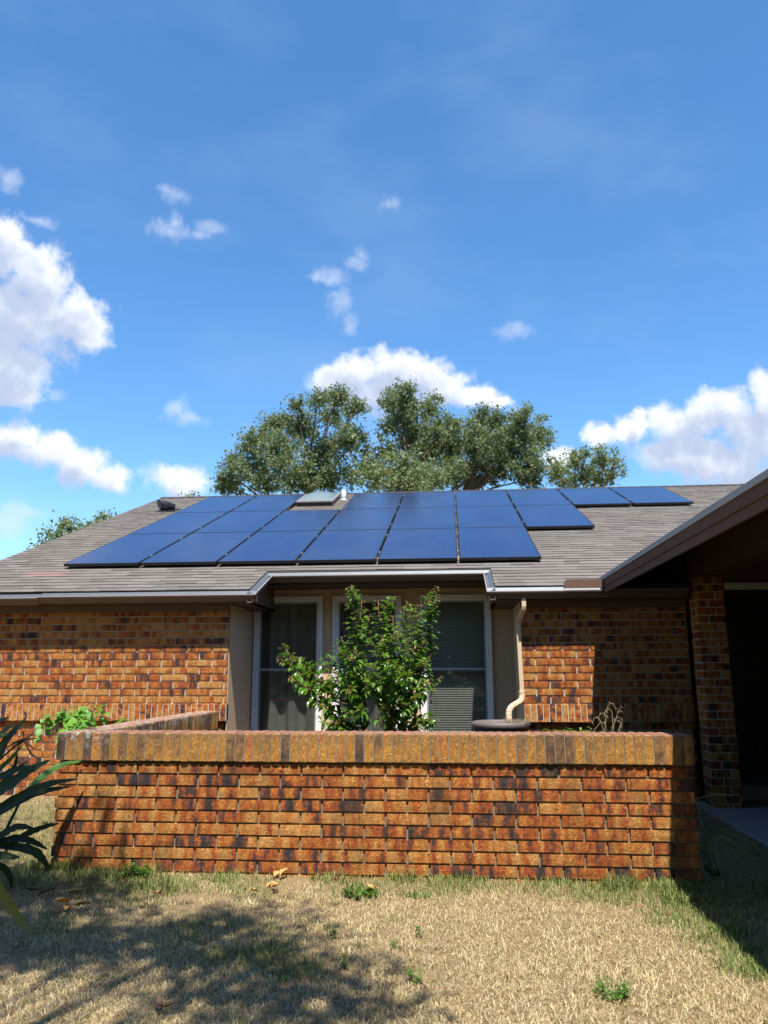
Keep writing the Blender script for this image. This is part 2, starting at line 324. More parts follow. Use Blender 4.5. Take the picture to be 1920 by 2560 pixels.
def shingle_material():
    m, T, b = mat('asphalt_shingle', 0.95); rnd = attr(T, 'rnd'); sp = T.n('ShaderNodeSeparateXYZ'); T.L.new(rnd, sp.inputs[0]); wp = objco(T)
    base = T.ramp(sp.outputs[0], [(0.0, (0.108, 0.095, 0.085)), (0.30, (0.130, 0.115, 0.104)), (0.7, (0.146, 0.130, 0.118)), (1.0, (0.170, 0.152, 0.138))])
    g = T.noise(wp, 260.0, 3.0, 0.8); col = T.mix(T.maprange(g, 0.35, 0.65), T.vmath('SCALE', base, 0.72), T.vmath('SCALE', base, 1.2))
    big = T.noise(wp, 1.3, 4.0, 0.6); col = T.mix(T.math('MULTIPLY', T.maprange(big, 0.45, 0.75), 0.25), col, (0.19, 0.155, 0.13, 1))
    # pink chalk marks left by the installers near the lower left panels
    sx = T.n('ShaderNodeSeparateXYZ'); T.L.new(wp, sx.inputs[0])
    ck = T.math('MULTIPLY', T.maprange(sx.outputs[0], -5.35, -5.1), T.maprange(sx.outputs[0], -4.65, -4.85))
    ck = T.math('MULTIPLY', ck, T.math('MULTIPLY', T.maprange(sx.outputs[1], 9.02, 9.10), T.maprange(sx.outputs[1], 9.28, 9.16)))
    col = T.mix(T.math('MULTIPLY', ck, 0.28), col, (0.55, 0.17, 0.14, 1))
    T.L.new(col, b.inputs['Base Color']); bump(T, b, g, 0.35, 0.003); b.inputs['Specular IOR Level'].default_value = 0.2
    return m
M_SHINGLE = shingle_material()
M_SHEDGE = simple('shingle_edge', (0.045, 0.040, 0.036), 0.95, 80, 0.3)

def panel_material():
    m, T, b = mat('solar_cells', 0.10); loc = attr(T, 'loc'); sp = T.n('ShaderNodeSeparateXYZ'); T.L.new(loc, sp.inputs[0])
    def lines(c, pitch, w):
        f = T.math('FRACT', T.math('DIVIDE', c, pitch)); d = T.math('ABSOLUTE', T.math('SUBTRACT', f, 0.5)); return T.maprange(d, 0.5 - w, 0.5 - w * 0.5)
    bus = T.math('MULTIPLY', lines(sp.outputs[0], 0.0325, 0.10), 0.45)
    cell = T.math('MULTIPLY', T.math('MAXIMUM', lines(sp.outputs[0], 0.1625, 0.05), lines(sp.outputs[1], 0.083, 0.10)), .8)
    col = T.mix(bus, (0.010, 0.022, 0.085, 1), (0.045, 0.065, 0.14, 1))
    col = T.mix(cell, col, (0.016, 0.022, 0.045, 1))
    dust = T.maprange(T.noise(T.vmath('MULTIPLY', T.n('ShaderNodeNewGeometry').outputs['Position'], (1, .45, 1)), 1.6, 6.0, .68), .42, .78)
    col = T.mix(T.math('MULTIPLY', dust, .12), col, (.13, .135, .15, 1))
    T.L.new(col, b.inputs['Base Color']); b.inputs['IOR'].default_value = 1.5
    wp = objco(T); T.L.new(T.maprange(T.noise(wp, 3.0, 5.0, 0.65), 0.3, 0.8, 0.10, 0.22), b.inputs['Roughness'])
    b.inputs['Coat Weight'].default_value = 0.0
    return m
M_CELL = panel_material()
M_PFRAME = simple('black_anodised_frame', (0.012, 0.012, 0.016), 0.35, 10, 0.2)
M_CLAMP = simple('clamp_metal', (0.55, 0.55, 0.56), 0.35, 10, 0.1, metallic=0.8)

def leaf_material(name, c0, c1, trans=0.35, rough=0.4, spec=0.5, c2=None):
    m = bpy.data.materials.new(name); m.use_nodes = True; T = NT(m.node_tree); b = T.N['Principled BSDF']; out = T.N['Material Output']
    rnd = attr(T, 'rnd'); sp = T.n('ShaderNodeSeparateXYZ'); T.L.new(rnd, sp.inputs[0])
    col = T.mix(sp.outputs[0], (*c0, 1), (*c1, 1))
    if c2: col = T.mix(T.maprange(sp.outputs[1], 0.86, 0.9), col, (*c2, 1))
    T.L.new(col, b.inputs['Base Color']); b.inputs['Roughness'].default_value = rough; b.inputs['Specular IOR Level'].default_value = spec
    tl = T.n('ShaderNodeBsdfTranslucent'); T.L.new(T.mix(0.5, col, (0.22, 0.32, 0.03, 1)), tl.inputs[0])
    mx = T.n('ShaderNodeMixShader'); mx.inputs[0].default_value = trans
    T.L.new(b.outputs[0], mx.inputs[1]); T.L.new(tl.outputs[0], mx.inputs[2]); T.L.new(mx.outputs[0], out.inputs['Surface'])
    return m
M_OAK = leaf_material('oak_leaf', (0.095, 0.135, 0.062), (0.215, 0.265, 0.135), 0.35, 0.55, 0.4, (0.20, 0.17, 0.08))
M_OAKL = leaf_material('oak_leaf_light', (0.12, 0.165, 0.065), (0.24, 0.28, 0.13), 0.35, 0.5, 0.4, (0.20, 0.17, 0.08))
M_SHRUB = leaf_material('shrub_leaf', (0.035, 0.105, 0.012), (0.150, 0.29, 0.026), 0.35, 0.30, 0.55)
M_NEWLEAF = leaf_material('new_leaf', (0.13, 0.16, 0.03), (0.26, 0.16, 0.05), 0.35, 0.4, 0.4)
M_VINE = leaf_material('vine_leaf', (0.08, 0.22, 0.02), (0.15, 0.34, 0.035), 0.4, 0.45, 0.4)
M_STREL = leaf_material('broad_leaf', (0.012, 0.026, 0.007), (0.026, 0.050, 0.012), 0.12, 0.5, 0.25)
M_YLEAF = leaf_material('yellowing_leaf', (0.16, 0.17, 0.03), (0.24, 0.22, 0.05), 0.2, 0.4, 0.5)
M_BLADE = leaf_material('long_blade', (0.20, 0.26, 0.17), (0.32, 0.36, 0.24), 0.25, 0.4, 0.5)
M_WEED = leaf_material('weed_leaf', (0.055, 0.14, 0.02), (0.12, 0.24, 0.035), 0.35, 0.5, 0.3)
# ================================================================== brickwork
BP, BC = 0.28771, 0.078554            # brick pitch and course height
def brick(mb, o, ux, un, L, hh, rnd, nx=5, ny=2, prot=0.020, jit=0.0010, x_off=0.0):
    """one rough faced brick: lower left corner o, along ux, up z, facing un"""
    V = []; Lc = []; Fc = []
    tilt = (rng.random() - .5) * 0.002; out = (rng.random() - .5) * 0.002
    for j in range(ny + 1):
        for i in range(nx + 1):
            e = (i in (0, nx)) + (j in (0, ny))
            x = L * i / nx; z = hh * j / ny
            d = out + tilt * (i / nx - .5) + (rng.random() - .5) * 2 * jit - (0.0014 * e)
            if i == 0: x += rng.random() * .002
            if i == nx: x -= rng.random() * .002
            if j == 0: z += rng.random() * .0014
            if j == ny: z -= rng.random() * .0012
            V.append(o + ux * x + Vector((0, 0, z)) + un * d); Lc.append((x + x_off, z, 0))
    W = nx + 1
    for j in range(ny):
        for i in range(nx): Fc.append((j * W + i, j * W + i + 1, (j + 1) * W + i + 1, (j + 1) * W + i))
    ring = [i for i in range(W)] + [j * W + nx for j in range(1, ny + 1)] + [ny * W + i for i in range(nx - 1, -1, -1)] + [j * W for j in range(ny - 1, 0, -1)]
    n0 = len(V)
    for k in ring: V.append(V[k] - un * (prot + .004)); Lc.append(Lc[k])
    n = len(ring)
    for k in range(n): Fc.append((ring[k], n0 + k, n0 + (k + 1) % n, ring[(k + 1) % n]))
    mb.add(V, Fc, rnd, Lc, 0)
def brick_run(mb, p0, ux, un, x0, x1, ztop, nrow, phase, hi=True, skip=None, zmin=None):
    """courses from ztop downwards; p0 gives the plane, x0..x1 the run along ux, phase the joint position of odd courses"""
    g = 0.0125
    for k in range(1, nrow + 1):
        zb = ztop - k * BC
        ph = phase + (0 if k % 2 else BP / 2)
        i = math.floor((x0 - ph) / BP)
        while True:
            a = ph + i * BP; b = a + BP; i += 1
            if a >= x1 - 1e-4: break
            a2 = max(a + g / 2, x0); b2 = min(b - g / 2, x1)
            if b2 - a2 < 0.02: continue
            q = Vector(p0) + ux * a2; q.z = zb + .0064
            brick(mb, q, ux, un, b2 - a2, BC - .0128, r3(), 6 if hi else 2, 2 if hi else 1, x_off=a2 - a)
def soldier(mb, o, ua, un, w, z0, hh, depth, rnd, rb=0.015, back=False):
    """one brick of a rowlock cap: runs across the wall, rounded upper front edge"""
    prof = [(0, 0), (0, hh * .25), (0, hh * .5), (0, hh * .75), (0, hh - rb)] + [(rb - rb * math.cos(t), hh - rb + rb * math.sin(t)) for t in (0.5, 1.0)] + [(rb, hh), (depth * .5, hh)]
    prof += ([(depth - rb, hh)] + [(depth - rb + rb * math.sin(t), hh - rb + rb * math.cos(t)) for t in (0.55, 1.1)] + [(depth, hh - rb), (depth, hh * .5), (depth, 0)]) if back else [(depth, hh), (depth, 0)]
    V = []; Lc = []; n = len(prof); sh = (rng.random() - .5) * .004; zz = (rng.random() - .5) * .003
    cols = 4
    for c in range(cols):
        x = w * c / (cols - 1)
        e = 0.0035 if c in (0, cols - 1) else 0
        for (d, z) in prof:
            jd = (rng.random() - .5) * .0035; up = z > hh - .001
            V.append(o + ua * x - un * (d + sh + jd + e * (d < depth * .5) - e * (d > depth * .5)) + Vector((0, 0, z0 + z + zz - (e if up else 0) + (rng.random() * .004 if z == 0 else 0)))); Lc.append((x, d, z))
    Fc = []
    for c in range(cols - 1):
        for k in range(n): Fc.append((c * n + k, c * n + (k + 1) % n, (c + 1) * n + (k + 1) % n, (c + 1) * n + k))
    Fc.append(tuple(range(n))); Fc.append(tuple((cols - 1) * n + k for k in range(n - 1, -1, -1)))
    mb.add(V, Fc, rnd, Lc, 0)
def cap_run(mb, mo, o, ua, un, length, z0, hh, depth, pitch=0.0639, back=True, rb=0.015):
    n = round(length / pitch); p = length / n; g = 0.0085
    for i in range(n): soldier(mb, o + ua * (i * p + g / 2), ua, un, p - g, z0, hh, depth, r3(), rb, back)
    # mortar bed a few millimetres behind the brick faces
    m0, m1 = 0.007, (depth - 0.007 if back else depth)
    c = [o - un * m0, o - un * m0 + ua * length, o - un * m1 + ua * length, o - un * m1]
    V = [v + Vector((0, 0, z0 + .004)) for v in c] + [v + Vector((0, 0, z0 + hh - .006)) for v in c]
    for k in (4, 5): V[k] = V[k] - un * .004
    mo.add(V, [(0, 3, 2, 1), (4, 5, 6, 7), (0, 1, 5, 4), (1, 2, 6, 5), (2, 3, 7, 6), (3, 0, 4, 7)])

X_, Y_, Z_ = Vector((1, 0, 0)), Vector((0, 1, 0)), Vector((0, 0, 1))
HW = 8.504                 # front face of the house wall
XL_, XR_ = -2.488, 0.725   # ends of the window recess
YB = 9.55                  # recessed window wall
WF = 5.439                 # face of the courtyard wall
ZL = H + 0.2949 - 8 * BC   # top of the brick ledge on the house wall
E_EAVE, Z_EAVE, TAN = 8.335, H + 0.883, math.tan(0.36107)
def roofz(y): return Z_EAVE + (y - E_EAVE) * TAN
SOF = H + 0.735            # soffit height

house = thing('brick_house', (-1.0, 10.0, 0), 'single-storey brown brick house with a grey shingle roof and three tall white-framed windows', 'house')

# ---- house walls (left of the recess, right of it)
top = ZL + 14 * BC
for (x0, x1, ph, lab) in ((-5.75, XL_, -5.1136 + BP / 2, 'brown and orange brick wall left of the windows, sunlit in its lower half'), (XR_, 2.46, 0.8618, 'brick wall right of the windows, mostly in porch shade')):
    mb = MB(); mo = MB()
    # courses above the ledge, then those below it
    brick_run(mb, (0, HW, 0), X_, -Y_, x0, x1, top, 14, ph)
    lo = MB(); brick_run(lo, (0, HW + .012, 0), X_, -Y_, x0, x1 - .03 if x1 < 0 else x1, ZL - .190, 12, ph)
    mo.box(x0 + .012, x1 - .006, HW + .014, HW + .2, ZL - .10, top + .02); mo.box(x0 + .012, x1 - .036, HW + .022, HW + .2, -.3, ZL - .1001)
    wall = mb.build('wall', M_BRICK, house); mo.build('mortar', M_MORTAR, wall); wall['label'] = lab; lo.build('wall_base', M_BRICK, house)
    mb = MB(); mo = MB(); e = .006 if x1 < 0 else 0
    cap_run(mb, mo, Vector((x0, HW - .032, 0)), X_, -Y_, x1 - x0 + e, ZL - .190, .186, .10, back=False, rb=.012)
    led = mb.build('brick_ledge', M_BRICK, house); mo.build('mortar', M_MORTAR, led)
    mb = MB(); mb.box(x0, x1, HW - .02, HW + .005, SOF - .075, SOF - .001); mb.build('frieze_board', M_BROWN, house)

# ---- stucco recess with three windows
mb = MB()
WIN = [(-2.470, -1.608), (-1.483, -0.635), (-0.408, 0.455)]
ZT, ZB_ = H + 0.918, H - 0.90
xs = [XL_ - .2] + [q for w in WIN for q in (w[0] + .02, w[1] - .02)] + [XR_ + .2]
for a, b in zip(xs[0::2], xs[1::2]): mb.box(a, b, YB, YB + .16, -.3, H + 1.4)
for w in WIN:
    mb.box(w[0] + .02, w[1] - .02, YB + .001, YB + .159, ZT - .02, H + 1.4); mb.box(w[0] + .02, w[1] - .02, YB + .001, YB + .159, -.3, ZB_ + .02)
pr_ = [(HW + .022, -.3), (YB, -.3), (YB, H + 1.2), (HW + .022, H + .86)]; mb.prism(pr_, 'x', XL_ - .0055, XL_ + .006); mb.prism(pr_, 'x', XR_ - .006, XR_ + .011)
# raised stucco band over the windows
mb.box(XL_ + .0, XR_, YB - .022, YB - .001, ZT + .035, H + 1.12)
mb.build('stucco_wall', M_STUCCO, house)
for wi, (a, b) in enumerate(WIN):
    f = MB()
    def fr(x0, x1, z0, z1, y0, y1, w, mbx=f):
        mbx.bevbox(x0, x0 + w, y0, y1, z0, z1, .004); mbx.bevbox(x1 - w, x1, y0, y1, z0, z1, .004)
        mbx.bevbox(x0 + w, x1 - w, y0, y1, z1 - w, z1, .004); mbx.bevbox(x0 + w, x1 - w, y0, y1, z0, z0 + w, .004)
    fr(a, b, ZB_, ZT, YB - .045, YB + .02, .038); fr(a + .038, b - .038, ZB_ + .038, ZT - .038, YB - .022, YB + .05, .034)
    win = f.build('window', M_FRAME, house)
    win['label'] = ['white window frame with a plain curtain behind', 'white window frame half hidden by the crape myrtle', 'white window frame with closed slatted blind'][wi]
    s_ = MB(); fr(a + .073, b - .073, ZB_ + .073, ZT - .073, YB - .004, YB + .03, .016, s_)
    s_.bevbox(a + .074, b - .074, YB - .012, YB + .028, H + .010, H + .040, .004)
    s_.build('sash', M_ALU, win)
    g = MB(); g.add([(a + .08, YB + .010, ZB_ + .08), (b - .08, YB + .010, ZB_ + .08), (b - .08, YB + .010, ZT - .08), (a + .08, YB + .010, ZT - .08)], [(0, 1, 2, 3)]); g.build('glass', M_GLASS, win)
# dark room behind the glass
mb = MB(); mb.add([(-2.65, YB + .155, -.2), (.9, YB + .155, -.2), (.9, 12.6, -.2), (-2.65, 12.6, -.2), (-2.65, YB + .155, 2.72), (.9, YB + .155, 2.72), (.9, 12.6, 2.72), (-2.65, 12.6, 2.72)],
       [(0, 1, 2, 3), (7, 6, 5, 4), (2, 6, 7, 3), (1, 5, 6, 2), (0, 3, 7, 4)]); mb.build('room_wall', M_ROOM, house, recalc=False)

# ---- soffits, fascia, wall head
mb = MB()
JL, JR = -2.225, 0.446; RB = 9.104
ZSR = H + 1.00
mb.box(-6.02, JL, E_EAVE - .01, HW + .15, SOF, SOF + .02); mb.box(JR, 2.47, E_EAVE - .01, HW + .15, SOF, SOF + .02)
mb.box(JL + .001, JR - .001, RB - .01, YB + .1, ZSR, ZSR + .02)
mb.box(JL - .03, JL + .0, HW + .151, YB + .1, SOF + .001, SOF + .021); mb.box(JR, JR + .03, HW + .151, YB + .1, SOF + .001, SOF + .021)
mb.box(XL_ - .1, JL - .031, HW + .151, YB + .1, SOF + .002, SOF + .022); mb.box(JR + .031, XR_ + .1, HW + .151, YB + .1, SOF + .002, SOF + .022)
mb.build('soffit', M_SOFFIT, house)
mb = MB()
mb.box(-6.02, JL - .002, E_EAVE + .006, E_EAVE + .03, SOF + .021, Z_EAVE - .022); mb.box(JR + .002, 2.47, E_EAVE + .006, E_EAVE + .03, SOF + .021, Z_EAVE - .022)
mb.box(JL - .002, JR + .002, RB + .006, RB + .03, ZSR + .021, roofz(RB) - .022)
for x, s in ((JL, -1), (JR, 1)):
    V = [(x, E_EAVE + .006, SOF + .001), (x, YB, SOF + .001), (x, YB, roofz(YB) - .03), (x, E_EAVE + .006, Z_EAVE - .03)]
    V2 = [(p[0] + s * .022, p[1], p[2]) for p in V]
    mb.add(V + V2, [(0, 1, 2, 3), (7, 6, 5, 4), (0, 4, 5, 1), (1, 5, 6, 2), (2, 6, 7, 3), (3, 7, 4, 0)])
mb.build('fascia', M_BROWN, house)
# ---- gutters: sloping trough with bright front lip
def gutter_x(mb, lip, met, x0, x1, y, z):
    # y,z = shingle edge; lip 0.10 m in front, 40 mm lower
    prof = [(y + .004, z - .012), (y + .004, z - .135), (y - .055, z - .135), (y - .075, z - .095), (y - .098, z - .075), (y - .098, z - .060), (y - .093, z - .060), (y - .093, z - .072), (y - .070, z - .09), (y - .052, z - .128), (y - .004, z - .128), (y - .002, z - .012)]
    mb.prism(prof, 'x', x0, x1)
    lip.prism([(y - .102, z - .064), (y - .102, z - .056), (y - .094, z - .056), (y - .094, z - .064)], 'x', x0 + .001, x1 - .001)
    met.prism([(y - .0045, z - .012), (y - .0065, z - .012), (y - .030, z - .066), (y - .0925, z - .0665), (y - .0925, z - .0695), (y - .0285, z - .0695)], 'x', x0 + .002, x1 - .002)
def gutter_y(mb, lip, met, y0, y1, x, s, zf):
    """runs up the rake of the notch, outer side in direction s"""
    for k in range(1):
        def at(y, dx, dz): return (x + s * dx, y, zf(y) + dz)
        P = [(-.004, -.012), (-.004, -.12), (.055, -.12), (.085, -.06), (.085, -.030), (.078, -.030), (.076, -.056), (.05, -.11), (.003, -.11), (.003, -.012)]
        n = len(P); V = [at(y0, *p) for p in P] + [at(y1, *p) for p in P]
        mb.add(V, [(i, (i + 1) % n, n + (i + 1) % n, n + i) for i in range(n)] + [tuple(range(n - 1, -1, -1)), tuple(range(n, 2 * n))])
        Q = [(.080, -.034), (.089, -.034), (.089, -.024), (.080, -.024)]; n = 4
        V = [at(y0, *p) for p in Q] + [at(y1, *p) for p in Q]
        lip.add(V, [(i, (i + 1) % n, n + (i + 1) % n, n + i) for i in range(n)] + [(3, 2, 1, 0), (4, 5, 6, 7)])
        Q = [(.004, -.012), (.006, -.010), (.050, -.042), (.073, -.042), (.073, -.046), (.048, -.046)]; n = 6
        V = [at(y0, *p) for p in Q] + [at(y1, *p) for p in Q]
        met.add(V, [(i, (i + 1) % n, n + (i + 1) % n, n + i) for i in range(n)] + [tuple(range(n - 1, -1, -1)), tuple(range(n, 2 * n))])
mb = MB(); lp = MB(); mt = MB()
gutter_x(mb, lp, mt, -6.15, -4.6, E_EAVE, Z_EAVE - .012); gutter_x(mb, lp, mt, -4.599, JL + .09, E_EAVE, Z_EAVE - .002)
gutter_x(mb, lp, mt, JL + .003, JR - .003, RB, roofz(RB)); gutter_x(mb, lp, mt, JR - .085, 1.17, E_EAVE, Z_EAVE)
gutter_x(mb, lp, mt, 1.171, 2.42, E_EAVE, Z_EAVE + .004)
gutter_y(mb, lp, mt, E_EAVE - .08, RB - .0, JL, 1, roofz); gutter_y(mb, lp, mt, E_EAVE - .08, RB, JR, -1, roofz)
gt = mb.build('gutter', M_GUTTER, house); lp.build('lip', M_LIP, gt); mt.build('flashing', M_METAL, gt)
# dark splash guard where the porch valley drains
mb = MB(); mb.prism([(1.16, H + .846), (1.60, H + .846), (1.60, H + .938), (1.20, H + .938), (1.175, H + .93), (1.16, H + .905)], 'y', E_EAVE - .107, E_EAVE - .100); mb.build('splash_guard', M_BROWN, house)

# ---- downspout
mb = MB()
pts = [(.742, 8.300, H + .752), (.742, 8.300, H + .67), (.740, 8.306, H + .645), (.70, 8.43, H + .545), (.688, 8.463, H + .50), (.686, 8.468, H + .46), (.700, 8.468, H - .20)]
mb.tube(pts, [.031] * 7, 4, smooth=False, sx=1.0)
el = [(.700, 8.466, H - .20), (.702, 8.462, H - .26), (.695, 8.45, H - .295), (.67, 8.43, H - .318), (.635, 8.40, H - .335), (.60, 8.375, H - .352), (.57, 8.352, H - .375), (.553, 8.335, H - .41), (.548, 8.325, H - .45), (.548, 8.32, H - .53)]
fin = []
for i in range(len(el) - 1):
    a, b = Vector(el[i]), Vector(el[i + 1])
    for k in range(3): fin.append(a.lerp(b, k / 3))
fin.append(Vector(el[-1]))
mb.tube(fin, [.032 + (.002 if (i % 2) else -.001) for i in range(len(fin))], 8, smooth=False)
mb.build('downspout', M_SPOUT, house)

# ---- shingle roof
def shingles(mb, u0, u1, rows, expo, P, keep=None, wmin=.16, wmax=.36):
    """tabs on a plane: P(u,t,n) -> world point; t up the slope, n off it"""
    for r in range(rows):
        t0 = r * expo; u = u0 - rng.random() * .3
        while u < u1:
            w = wmin + rng.random() * (wmax - wmin); a, b = max(u, u0), min(u + w, u1); u += w
            if b - a < .02: continue
            if keep:
                for (aa, bb) in keep(a, b, t0): tab(mb, aa, bb, t0, expo, P)
            else: tab(mb, a, b, t0, expo, P)
def tab(mb, a, b, t0, expo, P):
    dt = (rng.random() - .5) * .006 - (.008 if rng.random() < .2 else 0); th = .005 + rng.random() * .003
    lift = .001 + rng.random() * .003
    V = [P(a, t0 + dt, th + lift), P(b, t0 + dt, th + lift * rng.random()), P(b, t0 + expo + .02, .001), P(a, t0 + expo + .02, .001), P(a, t0 + dt, 0), P(b, t0 + dt, 0)]
    r = r3(); o = mb.add(V, [(0, 1, 2, 3)], r, None, 0)
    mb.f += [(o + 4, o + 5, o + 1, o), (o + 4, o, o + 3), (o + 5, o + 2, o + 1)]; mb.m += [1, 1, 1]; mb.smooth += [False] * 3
cosr, sinr = math.cos(0.36107), math.sin(0.36107)
def PM(u, t, n): return (u, E_EAVE + t * cosr - n * sinr, Z_EAVE + t * sinr + n * cosr)
RIDGE_T = (15.62 - E_EAVE) / cosr; EXPO = .143; NR = int(RIDGE_T / EXPO)
tn = (RB - E_EAVE) / cosr
def keep_main(a, b, t0):
    if t0 + EXPO * .55 < tn: 
        o = []
        if a < JL: o.append((a, min(b, JL)))
        if b > JR: o.append((max(a, JR), b))
        return [q for q in o if q[1] - q[0] > .015]
    return [(a, b)]
mb = MB(); shingles(mb, -6.12, 7.2, NR, EXPO, PM, keep_main)
# roof deck under the shingles and the far slope
def deck(x0, x1, t0, t1):
    V = [PM(x0, t0, -.002), PM(x1, t0, -.002), PM(x1, t1, -.002), PM(x0, t1, -.002), PM(x0, t0, -.022), PM(x1, t0, -.022), PM(x1, t1, -.022), PM(x0, t1, -.022)]
    mb.add(V, [(0, 1, 2, 3), (7, 6, 5, 4), (0, 4, 5, 1), (1, 5, 6, 2), (2, 6, 7, 3), (3, 7, 4, 0)], (.3, .5, .5), None, 1)
deck(-6.10, JL - .001, .003, tn); deck(JR + .001, 7.2, .003, tn); deck(-6.10, 7.2, tn + .001, RIDGE_T)
yr, zr = PM(0, RIDGE_T, 0)[1:]
mb.add([(-6.12, yr, zr), (7.2, yr, zr), (7.2, yr + 7.4, zr - 7.4 * TAN), (-6.12, yr + 7.4, zr - 7.4 * TAN)], [(0, 1, 2, 3)], (.4, .5, .5))
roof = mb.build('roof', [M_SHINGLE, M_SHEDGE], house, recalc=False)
mb = MB(); x = -6.12
while x < 7.2:
    w = .30; z1 = zr + .012 + rng.random() * .004
    for sgn in (-1, 1):
        V = [(x, yr, z1 + .006), (x + w, yr, z1), (x + w, yr + sgn * .14, z1 - .14 * TAN + .004), (x, yr + sgn * .14, z1 - .14 * TAN + .010), (x, yr + sgn * .14, z1 - .14 * TAN - .012), (x + w, yr + sgn * .14, z1 - .14 * TAN - .012)]
        mb.add(V, [(0, 1, 2, 3), (3, 2, 5, 4)], (.05 + .3 * rng.random(), .5, .5))
    x += w * .72
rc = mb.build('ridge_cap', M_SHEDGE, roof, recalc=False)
# gable end walls below the roof (left side, right side) and the back wall
mb = MB()
for x0 in (-5.75, 7.0):
    V = [(x0, HW + .2, -.3), (x0, yr + 6.6, -.3), (x0, yr + 6.6, zr - 6.6 * TAN - .05), (x0, yr, zr - .05), (x0, HW + .2, roofz(HW + .2) - .05)]
    V2 = [(x0 + .15, y, z) for _, y, z in V]; n = 5
    mb.add(V + V2, [tuple(range(n)), tuple(range(2 * n - 1, n - 1, -1))] + [(i, n + i, n + (i + 1) % n, (i + 1) % n) for i in range(n)])
mb.box(-5.6, 7.0, yr + 6.5, yr + 6.6, -.3, zr - 6.6 * TAN - .04)
mb.build('gable_wall', M_STUCCO, house)
# rake board on the left gable
mb = MB()
V = [PM(-6.13, 0, -.004), PM(-6.13, RIDGE_T, -.004), PM(-6.13, RIDGE_T, -.16), PM(-6.13, 0, -.16)]; V2 = [(p[0] + .025, p[1], p[2]) for p in V]
mb.add(V + V2, [(0, 1, 2, 3), (7, 6, 5, 4), (0, 4, 5, 1), (1, 5, 6, 2), (2, 6, 7, 3), (3, 7, 4, 0)]); mb.build('rake_board', M_BROWN, house)

# ---- skylight, attic vent, vent pipe
mb = MB()
def onroof(x, y, n): t = (y - E_EAVE) / cosr; return Vector(PM(x, t, n))
sx0, sx1, sy0, sy1 = -2.89, -2.215, 14.02, 15.02
def fr_prism(mb, x0, x1, y0, y1, n0, n1):
    V = [onroof(x0, y0, n0), onroof(x1, y0, n0), onroof(x1, y1, n0), onroof(x0, y1, n0), onroof(x0, y0, n1), onroof(x1, y0, n1), onroof(x1, y1, n1), onroof(x0, y1, n1)]
    mb.add(V, [(0, 3, 2, 1), (4, 5, 6, 7), (0, 1, 5, 4), (1, 2, 6, 5), (2, 3, 7, 6), (3, 0, 4, 7)])
fr_prism(mb, sx0, sx1, sy0, sy1, 0, .085)
sky_l = mb.build('skylight', M_BLACK, house)
mb = MB(); fr_prism(mb, sx0 - .012, sx1 + .012, sy0 - .012, sy1 + .012, .075, .100); mb.build('frame', simple('skylight_frame', (.19, .175, .155), .5, 10, .1), sky_l)
mb = MB(); n = 12; V = []
for j in range(n + 1):
    for i in range(n + 1):
        u, v = i / n * 2 - 1, j / n * 2 - 1; hgt = .10 * (1 - abs(u) ** 2.6) ** .8 * (1 - abs(v) ** 2.6) ** .8
        V.append(onroof((sx0 + sx1) / 2 + u * (sx1 - sx0 - .09) / 2, (sy0 + sy1) / 2 + v * (sy1 - sy0 - .09) / 2, .101 + hgt))
mb.add(V, [(j * (n + 1) + i, j * (n + 1) + i + 1, (j + 1) * (n + 1) + i + 1, (j + 1) * (n + 1) + i) for j in range(n) for i in range(n)], smooth=True)
m_dome, T, b = mat('skylight_dome', .12); b.inputs['Base Color'].default_value = (.16, .20, .20, 1); b.inputs['Specular IOR Level'].default_value = .8
mb.build('dome', m_dome, sky_l)
mb = MB(); c = onroof(-5.33, 13.86, 0)
fr_prism(mb, -5.50, -5.14, 13.72, 14.05, 0.0, .02)
mb.tube([c + Vector((-.10, -.09, .10)), c + Vector((-.09, -.08, .11)), c + Vector((.12, .05, .07))], [.096, .094, .07], 16)
mb.tube([c + Vector((-.105, -.094, .101)), c + Vector((-.095, -.084, .109))], [.110, .107], 20)
av = mb.build('roof_vent', M_BLACK, roof); 
mb = MB()
for k in range(7):
    a = -.075 + k * .025; hw_ = math.sqrt(max(.0, .09 ** 2 - a * a)); p = c + Vector((-.110, -.099, .101 + a)); d = Vector((.68, -.73, 0)) * hw_
    mb.tube([p - d, p + d], .006, 5)
mb.build('grille', simple('vent_grille', (.09, .09, .09), .5), roof)
mb = MB(); c = onroof(-2.085, 14.62, 0); mb.tube([c + Vector((0, 0, -.05)), c + Vector((0, 0, .22))], [.045, .045], 12); mb.tube([c + Vector((0, 0, -.02)), c + Vector((0, .012, .04))], [.075, .05], 12); mb.build('vent_pipe', M_PIPE, roof)

# ---- porch wing on the right: eave along Y, beam, pillar, entry
EX, EZ = 1.57, H + 0.968
def PW(t, u, n): return (EX + u * cosr - n * sinr, t, EZ + u * sinr + n * cosr)
mb = MB()
UL = 3.7 / cosr
def PWs(u, t, n): q = PW(8.52 - u, t, n); return q
shingles(mb, 0, 8.4, int(UL / .143), .143, PWs)
for (y0, y1) in ((.12, 8.52),):
    V = [PW(y0, 0, -.002), PW(y1, 0, -.002), PW(y1, UL, -.002), PW(y0, UL, -.002), PW(y0, 0, -.022), PW(y1, 0, -.022), PW(y1, UL, -.022), PW(y0, UL, -.022)]
    mb.add(V, [(0, 1, 2, 3), (7, 6, 5, 4), (0, 4, 5, 1), (1, 5, 6, 2), (2, 6, 7, 3), (3, 7, 4, 0)], (.3, .5, .5), None, 1)
